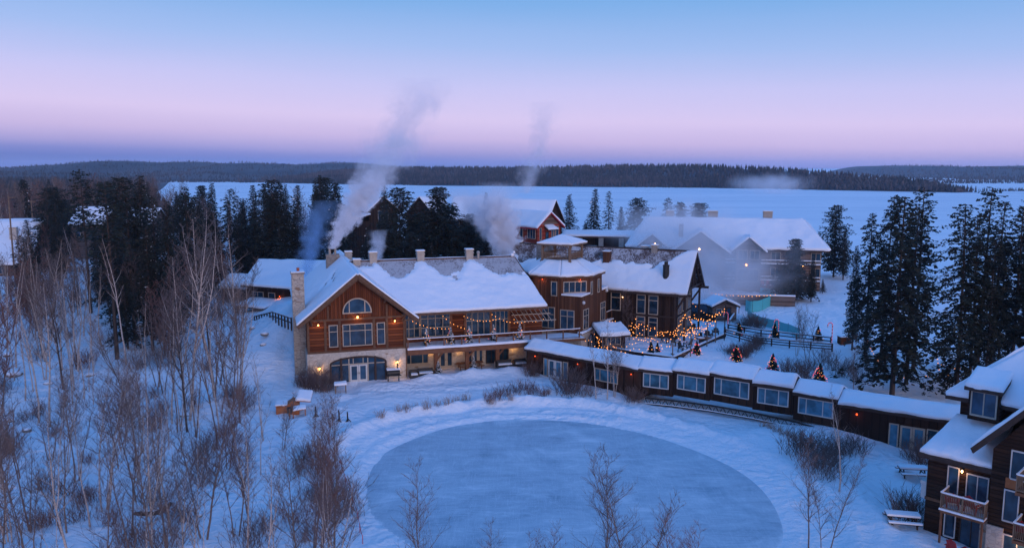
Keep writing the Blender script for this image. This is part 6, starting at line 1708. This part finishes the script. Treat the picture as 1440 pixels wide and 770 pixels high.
# ------------------------------------------------------------------ shrubs
def shrub_mesh(seed, h, n, mat, spread=.6, sub=3, r=.014):
    q = random.Random(seed); m = MB()
    for i in range(n):
        a = q.uniform(0, 6.283); k = q.random() ** .6 * spread; b = Vector((q.gauss(0, .24) * h, q.gauss(0, .2) * h, -.1))
        d = Vector((math.cos(a) * k, math.sin(a) * k, 1)).normalized(); ln = h * q.uniform(.55, 1.05); pts = [b]
        for j in range(4):
            d = (d + Vector((q.gauss(0, .12), q.gauss(0, .12), .02))).normalized(); pts.append(pts[-1] + d * ln / 4)
        m.tube(pts, [r * 1.3, r * 1.1, r, r * .8, r * .4], 3, cap=False)
        for j in range(sub):
            i0 = q.randint(1, 3); c = pts[i0].lerp(pts[i0 + 1], q.random()); a2 = q.uniform(0, 6.283)
            e = (d + Vector((math.cos(a2), math.sin(a2), q.uniform(-.2, .5))) * .8).normalized() * ln * q.uniform(.2, .4)
            m.tube([c, c + e * .6 + Vector((0, 0, .03)), c + e], [r * .8, r * .6, r * .35], 3, cap=False)
    return m.mesh('twigs', mat, False, False)
SH = {'red': [shrub_mesh(s, 1.8, 42, 'twig_red', .7) for s in (1, 2)], 'brown': [shrub_mesh(s, 2.0, 48, 'twig', .8, 4, .013) for s in (3, 4)], 'dry': [shrub_mesh(s, .9, 34, 'grass_dry', .75, 1, .011) for s in (5, 6)], 'dark': [shrub_mesh(s, 2.2, 110, 'twig', .7, 4) for s in (7, 8)]}
def shrub(kind, u, v, s, label, group, name='shrub'):
    p = G(u, v) if not isinstance(u, Vector) else u
    o = link(name, tq.choice(SH[kind]), None, p - Vector((0, 0, .05))); o.rotation_euler.z = tq.uniform(0, 6.28); o.scale = (s * tq.uniform(.9, 1.2), s * tq.uniform(.9, 1.2), s)
    return tag(o, label, 'shrub' if name == 'shrub' else 'dry grass', group)
for kind, u, v, s, w in (('dark', 440, 546, 1.25, 'dense dark shrub against the stone gable wall'), ('dark', 458, 549, 1.15, 'dark shrub left of the arched entrance'), ('dark', 425, 543, .8, 'small dark shrub at the lodge corner'), ('dark', 801, 552, 1.35, 'dark bush in front of the walkway doors'), ('dark', 748, 528, .8, 'small dark bush by the left end of the walkway'), ('brown', 828, 556, .8, 'bare brown bush at the foot of the white birch stems'), ('dark', 890, 563, .8, 'dark bush where the bridge truss starts'), ('dark', 1280, 730, 1.1, 'dark bush by the chalet wall above the picnic table'), ('dark', 1292, 650, 1.1, 'dark bush beside the upper picnic table'), ('brown', 1270, 720, .8, 'bare brown bush next to the dark one by the chalet')):
    shrub(kind, u, v, s, w, None)
def shrubs(lst, kind, label, group, name='shrub', sc_=(.7, 1.1)):
    for u, v in lst: shrub(kind, u, v, tq.uniform(*sc_), label, group, name)
shrubs([(725, 552), (738, 548), (752, 551), (765, 556), (700, 560), (712, 556), (688, 562), (745, 558)], 'red', 'reddish twig clump on the bank below the deck', 'reddish twig clumps on the lodge bank', sc_=(.6, .95))
shrubs([(560, 578), (572, 576), (585, 575), (600, 572), (615, 570), (630, 567), (535, 585), (642, 565), (655, 562)], 'dry', 'pale dry grass tuft along the upper bank of the rink', 'dry grass tufts on the rink bank', 'grass_tuft', (.8, 1.2))
shrubs([(700, 556), (718, 560), (732, 558), (758, 560), (770, 552), (690, 566)], 'dry', 'dry grass tuft among the reddish twigs', 'dry grass tufts among the twig clumps', 'grass_tuft', (.7, 1.1))
shrubs([(1092, 606), (1102, 610), (1112, 614), (1122, 620), (1085, 602), (1075, 599), (1130, 628)], 'dry', 'dry brown reed tuft under the right end of the bridge', 'reed tufts under the bridge', 'grass_tuft', (.9, 1.3))
shrubs([(1118, 632), (1132, 640), (1144, 636), (1156, 646), (1168, 640), (1182, 636), (1196, 640), (1150, 660), (1162, 672), (1140, 655), (1205, 632), (1172, 655)], 'brown', 'tangled brown bush between the bridge and the chalet', 'tangled bushes right of the rink', sc_=(.8, 1.3))
shrubs([(440, 640), (452, 655), (430, 648), (462, 690), (475, 702), (450, 712), (486, 720), (436, 700), (420, 665), (470, 730), (445, 668)], 'brown', 'bare bush on the bank left of the rink', 'bare bushes left of the rink', sc_=(.7, 1.15))
shrubs([(1046, 500), (1055, 494), (1062, 490), (1038, 506), (1068, 484), (1030, 502), (1045, 462), (1056, 458), (1064, 462)], 'dark', 'bluish bare bush between the terrace wall and the rail fence', 'bushes by the terrace wall', sc_=(.7, 1.1))
shrubs([(1105, 525), (1115, 530), (1125, 522), (1135, 532), (1142, 520), (1170, 520), (1182, 530), (1195, 520), (1128, 540), (1205, 535), (1160, 508)], 'brown', 'snowy brown thicket bush behind the lit trees', 'thicket bushes behind the walkway', sc_=(.8, 1.35))
lb = []
while len(lb) < 90:
    u, v = tq.uniform(-20, 480), tq.uniform(440, 770)
    if okf(u, v) and not (370 < u < 480 and v < 640): lb.append((u, v))
shrubs(lb[:34], 'brown', 'bare brown shrub among the birches of the left woods', 'bare shrubs of the left woods', sc_=(.6, 1.3))
shrubs(lb[60:84], 'red', 'reddish bare shrub among the birches of the left woods', 'reddish shrubs of the left woods', sc_=(.6, 1.2))
shrubs([(tq.uniform(60, 330), tq.uniform(395, 450)) for _ in range(30)], 'brown', 'dense brown bush in the thicket below the left spruces', 'thicket bushes below the left spruces', sc_=(1.2, 2.0))

# ------------------------------------------------------------------ far shore: hills and forest
def itp(x, P):
    if x <= P[0][0]: return P[0][1]
    for (a, b), (c, d) in zip(P, P[1:]):
        if x <= c: return b + (d - b) * (x - a) / (c - a)
    return P[-1][1]
def smooth_ridge(us, P, Y, trees):
    return lambda x: CAMZ - (itp(720 + FPX * x / Y, P) - 235) / FPX * Y - trees
NEAR = [(430, 246), (480, 238), (540, 235), (600, 233.5), (700, 234), (780, 233), (850, 231), (920, 230), (1000, 231.5), (1060, 233), (1100, 236), (1150, 239), (1200, 243), (1250, 247), (1300, 251), (1340, 257), (1362, 268)]
LEFT = [(-300, 238), (-100, 235), (0, 235.5), (60, 234.5), (110, 232), (150, 228.5), (195, 225), (235, 227.5), (295, 226), (335, 230), (355, 232.5), (395, 227.5), (425, 231), (440, 232.5), (480, 226.5), (520, 228.5), (560, 232.5), (600, 234.5), (700, 237), (800, 240), (1100, 246)]
FARR = [(1080, 248), (1150, 243), (1195, 238), (1245, 231.5), (1300, 232.5), (1370, 236), (1425, 231.5), (1500, 233), (1700, 236)]
nS = lambda x: itp(x, [(-420, 1420), (-200, 1260), (273, 1085), (450, 960), (545, 900)])
nR = lambda x: nS(x) + itp(x, [(-420, 500), (273, 520), (500, 90), (550, 20)])
def hill(name, label, x0, x1, dx, ys, zfun):
    xs = [x0 + i * dx for i in range(int((x1 - x0) / dx) + 1)]
    V = [(x, y(x) if callable(y) else y, 0) for y in ys for x in xs]
    V = [(x, y, zfun(x, y)) for x, y, _ in V]; w = len(xs); m = MB()
    m.add(V, [(j * w + i, j * w + i + 1, (j + 1) * w + i + 1, (j + 1) * w + i) for j in range(len(ys) - 1) for i in range(w - 1)])
    return tag(m.build(name, 'hill_wood', smooth=True, recalc=False), label, kind='structure')
def near_z(x, y):
    s, r = nS(x), nR(x); k = (y - s) / max(20, r - s)
    top = smooth_ridge(None, NEAR, r, 6)(x)
    e = sstep(560, 500, x)
    return -6.5 + (max(-2, top) + 6.5) * (sstep(-.02, 1.05, k) if k < 1.05 else max(0, 1 - (k - 1.05) * .6)) * e + (4.0 * fbm(x, y, .006, 3) if 0.1 < k < .9 else 0)
hill('near_hill', 'low forested hill across the lake', -560, 600, 20, [(lambda x, k=k: nS(x) + (nR(x) - nS(x)) * k) for k in [-.05, 0, .05, .12, .2, .3, .4, .5, .6, .7, .8, .9, 1, 1.1, 1.4, 2]], near_z)
LY, LYr = 1560, 2700
def left_z(x, y):
    k = (y - LY) / (LYr - LY); top = smooth_ridge(None, LEFT, LYr, 4)(x)
    k2 = sstep(-.02, 1, k) if k < 1 else max(0, 1 - (k - 1) * .5)
    return -6.5 + (top + 6.5) * k2 + (16 * fbm(x, y, .0022, 4, 5) * sstep(0, .3, k) * sstep(1, .7, k))
hill('far_hill', 'long forested hills beyond the left part of the lake', -3000, 900, 40, [LY - 60 + i * 60 for i in range(30)], left_z)
RY, RYr = 1450, 3300
def right_z(x, y):
    k = (y - RY) / (RYr - RY); top = smooth_ridge(None, FARR, RYr, 3)(x)
    return -6.5 + sstep(.37, .43, x / max(y, 1)) * (top + 6.5) * (sstep(-.02, 1, k) if k < 1 else max(0, 1 - (k - 1) * .5)) + 6 * fbm(x, y, .0012, 3, 5) * sstep(0, .3, k) * sstep(1, .7, k)
hill('distant_hill', 'bluish distant hills at the right', 560, 3800, 50, [RY - 60 + i * 90 for i in range(28)], right_z)
def forest(name, label, n, pick, hs, seed):
    q = random.Random(seed); m = MB()
    for _ in range(n):
        x, y, z = pick(q)
        h = q.uniform(*hs); r = h * q.uniform(.14, .24); bare = q.random() < (.38 + .7 * fbm(x, y, .004, 3, 3)); a0 = q.uniform(0, 1.5)
        mi = 1 if bare else 0
        if bare:
            k = 5; v = [(x, y, z)] + [(x + r * .9 * math.cos(a0 + i * 1.257), y + r * .9 * math.sin(a0 + i * 1.257), z + h * q.uniform(.35, .6)) for i in range(k)] + [(x + r * .4 * q.uniform(-1, 1), y, z + h * .85)]
            m.add(v, [(0, 1 + i, 1 + (i + 1) % k) for i in range(k)] + [(6, 1 + (i + 1) % k, 1 + i) for i in range(k)], 1)
        else:
            for (b, t, rr) in ((.08, .62, 1), (.4, 1, .62)):
                v = [(x + r * rr * math.cos(a0 + i * 1.57), y + r * rr * math.sin(a0 + i * 1.57), z + h * b * q.uniform(.7, 1.3)) for i in range(4)] + [(x, y, z + h * t)]
                m.add(v, [(i, (i + 1) % 4, 4) for i in range(4)], 0)
    return tag(m.build(name, ['far_needles', 'far_bare'], recalc=False), label, 'forest', kind='stuff')
def pick_near(q):
    while True:
        x = q.uniform(-520, 548); k = q.random() ** 1.5; s, r = nS(x), nR(x); y = s + (r - s) * k * 1.02
        if near_z(x, y) > -5.6: return x, y, near_z(x, y) - .5
forest('near_forest', 'dark mixed forest covering the low hill across the lake', 13000, pick_near, (5, 10.5), 1)
def pick_left(q):
    x = q.uniform(-1700, 500); k = q.random() ** 1.8; y = LY + (LYr - LY) * k
    return x * y / 2100, y, left_z(x * y / 2100, y) - 1
forest('far_forest', 'mixed forest on the hills beyond the left part of the lake', 13000, pick_left, (4, 8), 2)
def pick_right(q):
    y = RY + (RYr - RY) * q.random() ** 1.6; x = y * q.uniform(.40, .95)
    return x, y, right_z(x, y) - 1
forest('distant_forest', 'bluish forest on the distant right hills', 5000, pick_right, (6, 10), 3)
def pick_spit(q):
    x = q.uniform(575, 800); y = 985 + q.uniform(-10, 14)
    return x, y, -5.2
forest('shore_thicket', 'low brown thicket on the spit at the right', 320, pick_spit, (2.5, 5), 4)
m = MB(); m.add([(x, y, -4.9) for x, y in ((-160, 330), (-205, 420), (-300, 640), (-480, 1100), (-700, 1640), (-2400, 1640), (-900, 420), (-400, 300))], [tuple(range(8))])
tag(m.build('left_shore_land', 'hill_wood', recalc=False), 'flat wooded land running from the left woods to the hills', kind='structure')
def pick_land(q):
    while True:
        y = 335 + 1300 * q.random() ** 1.7; x = -y * (.455 + .45 * q.random()) + 12 * q.uniform(-1, 1)
        return x, y, -5.2
forest('left_shore_forest', 'mixed bare and evergreen forest covering the flat land at the far left', 7000, pick_land, (9, 15), 6)
m = MB(); m.add([(x, y, -4.98) for x, y in ((560, 990), (640, 972), (900, 968), (900, 1010), (620, 1008))], [(0, 1, 2, 3, 4)])
tag(m.build('snow_spit', 'snow', recalc=False), 'low snowy spit of land at the right', kind='structure')

# ------------------------------------------------------------------ haze, smoke and steam
def volmat(name, color, dens, fn=None, aniso=0.0):
    m = bpy.data.materials.new(name); m.use_nodes = True; nt = NT(m.node_tree); m.node_tree.nodes.clear(); MATS[name] = m
    out = nt.n('ShaderNodeOutputMaterial'); v = nt.n('ShaderNodeVolumePrincipled')
    v.inputs['Color'].default_value = (*color, 1); v.inputs['Density'].default_value = dens; v.inputs['Anisotropy'].default_value = aniso
    nt.l(v.outputs[0], out.inputs['Volume'])
    if fn: nt.l(fn(nt), v.inputs['Density'])
    return m
volmat('haze_air', (.72, .82, 1.0), .00007)
m = MB(); m.box(-7000, 7000, -300, 7000, -9.0, 75)
tag(m.build('haze', 'haze_air'), kind='stuff')

def plume(name, label, base, top_off, bend, r0, r1, H, dens, fall=1.2, nscale=.45, thr=.45, color=(.93, .92, .95), soft=.5):
    """smoke column: local z up, axis drifts by top_off*(z/H)^1.3, radius grows r0 -> r1"""
    def fn(nt):
        co = nt.n('ShaderNodeTexCoord').outputs['Object']; sep = nt.n('ShaderNodeSeparateXYZ'); nt.l(co, sep.inputs[0])
        k = nt.math('DIVIDE', sep.outputs[2], H, clamp=True)
        kp = nt.math('POWER', k, bend)
        wob = nt.noise(nt.mapping(co, (0, 0, .16)), 1.0, 2)
        dx = nt.math('SUBTRACT', sep.outputs[0], nt.math('ADD', nt.math('MULTIPLY', kp, top_off[0]), nt.math('MULTIPLY', nt.math('SUBTRACT', wob, .5), nt.math('MULTIPLY', k, r1 * 1.2))))
        dy = nt.math('SUBTRACT', sep.outputs[1], nt.math('MULTIPLY', kp, top_off[1]))
        r = nt.math('MULTIPLY_ADD', nt.math('POWER', k, .7), r1 - r0, r0)
        d = nt.math('DIVIDE', nt.math('SQRT', nt.math('ADD', nt.math('MULTIPLY', dx, dx), nt.math('MULTIPLY', dy, dy))), r)
        rad = nt.math('SUBTRACT', 1, d, clamp=True)
        n1 = nt.noise(co, nscale, 5, .6, .4)
        t = nt.math('ADD', nt.math('MULTIPLY', rad, 1.0), nt.math('MULTIPLY', nt.math('SUBTRACT', n1, .5), 2.4))
        s = nt.n('ShaderNodeMapRange', interpolation_type='SMOOTHSTEP'); nt.l(t, s.inputs[0]); s.inputs[1].default_value = thr - soft * .5; s.inputs[2].default_value = thr + soft
        edge = nt.math('MULTIPLY', rad, 4, clamp=True)
        fd = nt.math('POWER', nt.math('SUBTRACT', 1, k, clamp=True), fall)
        foot = nt.math('MULTIPLY', k, 40, clamp=True)
        return nt.math('MULTIPLY', nt.math('MULTIPLY', nt.math('MULTIPLY', s.outputs[0], edge), nt.math('MULTIPLY', fd, foot)), dens)
    volmat('smoke_' + name + str(len(MATS)), color, 0, fn)
    mn = list(MATS)[-1]
    V = []; n, kk = 10, 10; m = MB(); pts = []
    for i in range(n + 1):
        k = i / n; pts.append(Vector((top_off[0] * k ** bend, top_off[1] * k ** bend, H * k)))
    m = MB(); vs = []
    for i, p in enumerate(pts):
        r = (r0 + (r1 - r0) * (i / n) ** .7) * 1.02 + r1 * .6 * (i / n)
        for j in range(kk): vs.append((p.x + r * 1.05 * math.cos(2 * math.pi * j / kk), p.y + r * 1.05 * math.sin(2 * math.pi * j / kk), p.z))
    m.add(vs, [(i * kk + j, i * kk + (j + 1) % kk, (i + 1) * kk + (j + 1) % kk, (i + 1) * kk + j) for i in range(n) for j in range(kk)] + [tuple(range(kk))[::-1], tuple(n * kk + j for j in range(kk))])
    o = m.build(name, mn, None, loc=base)
    return tag(o, label, 'smoke' if 'smoke' in name else 'steam', kind='stuff')
plume('smoke_plume', 'thick white smoke rising to the right from the rear flue of the lodge', L(4.35, 17.2, 13.4), (6.6, 1.5), 1.15, .8, 4.3, 10.5, 8.5, 1.5, 1.0, .44, soft=.3)
plume('smoke_wisp', 'thin smoke spreading in front of the far hills above the left plume', L(4.35, 17.2, 13.4) + Vector((4.8, 1.2, 7.5)), (4.5, 2), 1.0, 2.6, 7.5, 8.5, .42, 1.0, .6, .42)
plume('smoke_wisp', 'faint smoke smudge hanging in the sky above the left plume', L(4.35, 17.2, 13.4) + Vector((7.5, 3, 13.0)), (5.5, 2), 1.0, 2.8, 6.5, 9.5, .24, .8, .6, .44)
plume('steam_plume', 'broad cloud of steam rising behind the long lodge roof', Vector((PX(714, 118), 118, 10.0)), (-1.6, 1.0), 1.2, 2.4, 5.2, 12.0, 5.0, 1.5, .75, .46, soft=.3)
plume('steam_plume', 'thinner brownish steam drifting left of the broad cloud', Vector((PX(704, 121), 121, 11.5)), (-5.5, 1), 1.0, 1.4, 4.4, 9.5, 1.4, .9, .6, .40)
plume('steam_wisp', 'faint steam before the far hills above the broad cloud', Vector((PX(738, 122), 122, 20)), (2.6, 1), 1.2, 1.6, 4.0, 7, .4, .9, .6, .42)
plume('steam_wisp', 'faint steam column in the sky right of the plumes', Vector((PX(756, 122), 122, 25.5)), (1.6, 1), 1.2, 1.6, 4.2, 8.5, .26, .8, .7, .44)
plume('steam_plume', 'small puff of steam behind the second roof vent', Vector((PX(527, 116), 116, 9.5)), (.6, .5), 1.0, .9, 2.2, 5.5, 2.0, .9, .9, .42)
plume('smoke_plume', 'bluish smoke drifting among the spruces left of the lodge', Vector((PX(424, 122), 122, 7.0)), (3.4, 1.5), 1.0, 1.6, 4.0, 12, .5, .7, .55, .42, (.45, .70, 1.0))
def mist(label, c, sx, sy, sz, dens, nscale=.06):
    def fn(nt):
        co = nt.n('ShaderNodeTexCoord').outputs['Object']; ln = nt.n('ShaderNodeVectorMath', operation='LENGTH'); nt.l(nt.mapping(co, (1 / sx, 1 / sy, 1 / sz)), ln.inputs[0])
        e = nt.math('SUBTRACT', 1, ln.outputs['Value'], clamp=True); n1 = nt.noise(co, nscale, 4, .6, .4)
        s = nt.n('ShaderNodeMapRange', interpolation_type='SMOOTHSTEP'); nt.l(nt.math('ADD', nt.math('MULTIPLY', e, .7), nt.math('MULTIPLY', nt.math('SUBTRACT', n1, .5), 2.0)), s.inputs[0]); s.inputs[1].default_value = 0; s.inputs[2].default_value = .7
        return nt.math('MULTIPLY', nt.math('MULTIPLY', s.outputs[0], nt.math('MULTIPLY', e, 2, clamp=True)), dens)
    mn = 'mist_air' + str(len(MATS)); volmat(mn, (.93, .93, .96), 0, fn)
    m = MB(); m.ball((0, 0, 0), 1.0, 0, (sx, sy, sz), 8, 14); o = m.build('mist', mn, None, loc=c)
    return tag(o, label, 'mist', kind='stuff')
mist('pale mist from the pool drifting before the hotel gables', Vector((PX(1008, 140), 140, 6.5)), 19, 12, 10.5, .17)
mist('thin veil of mist over the left part of the hotel roof', Vector((PX(950, 150), 150, 13)), 16, 10, 7, .15, .09)
mist('steam hanging over the pool behind the dark screen', Vector((PX(985, 131), 131, 2.5)), 9, 7, 5, .26, .15)
mist('faint steam above the far lake shore', Vector((PX(1085, 900), 900, 6)), 60, 40, 17, .03, .02)
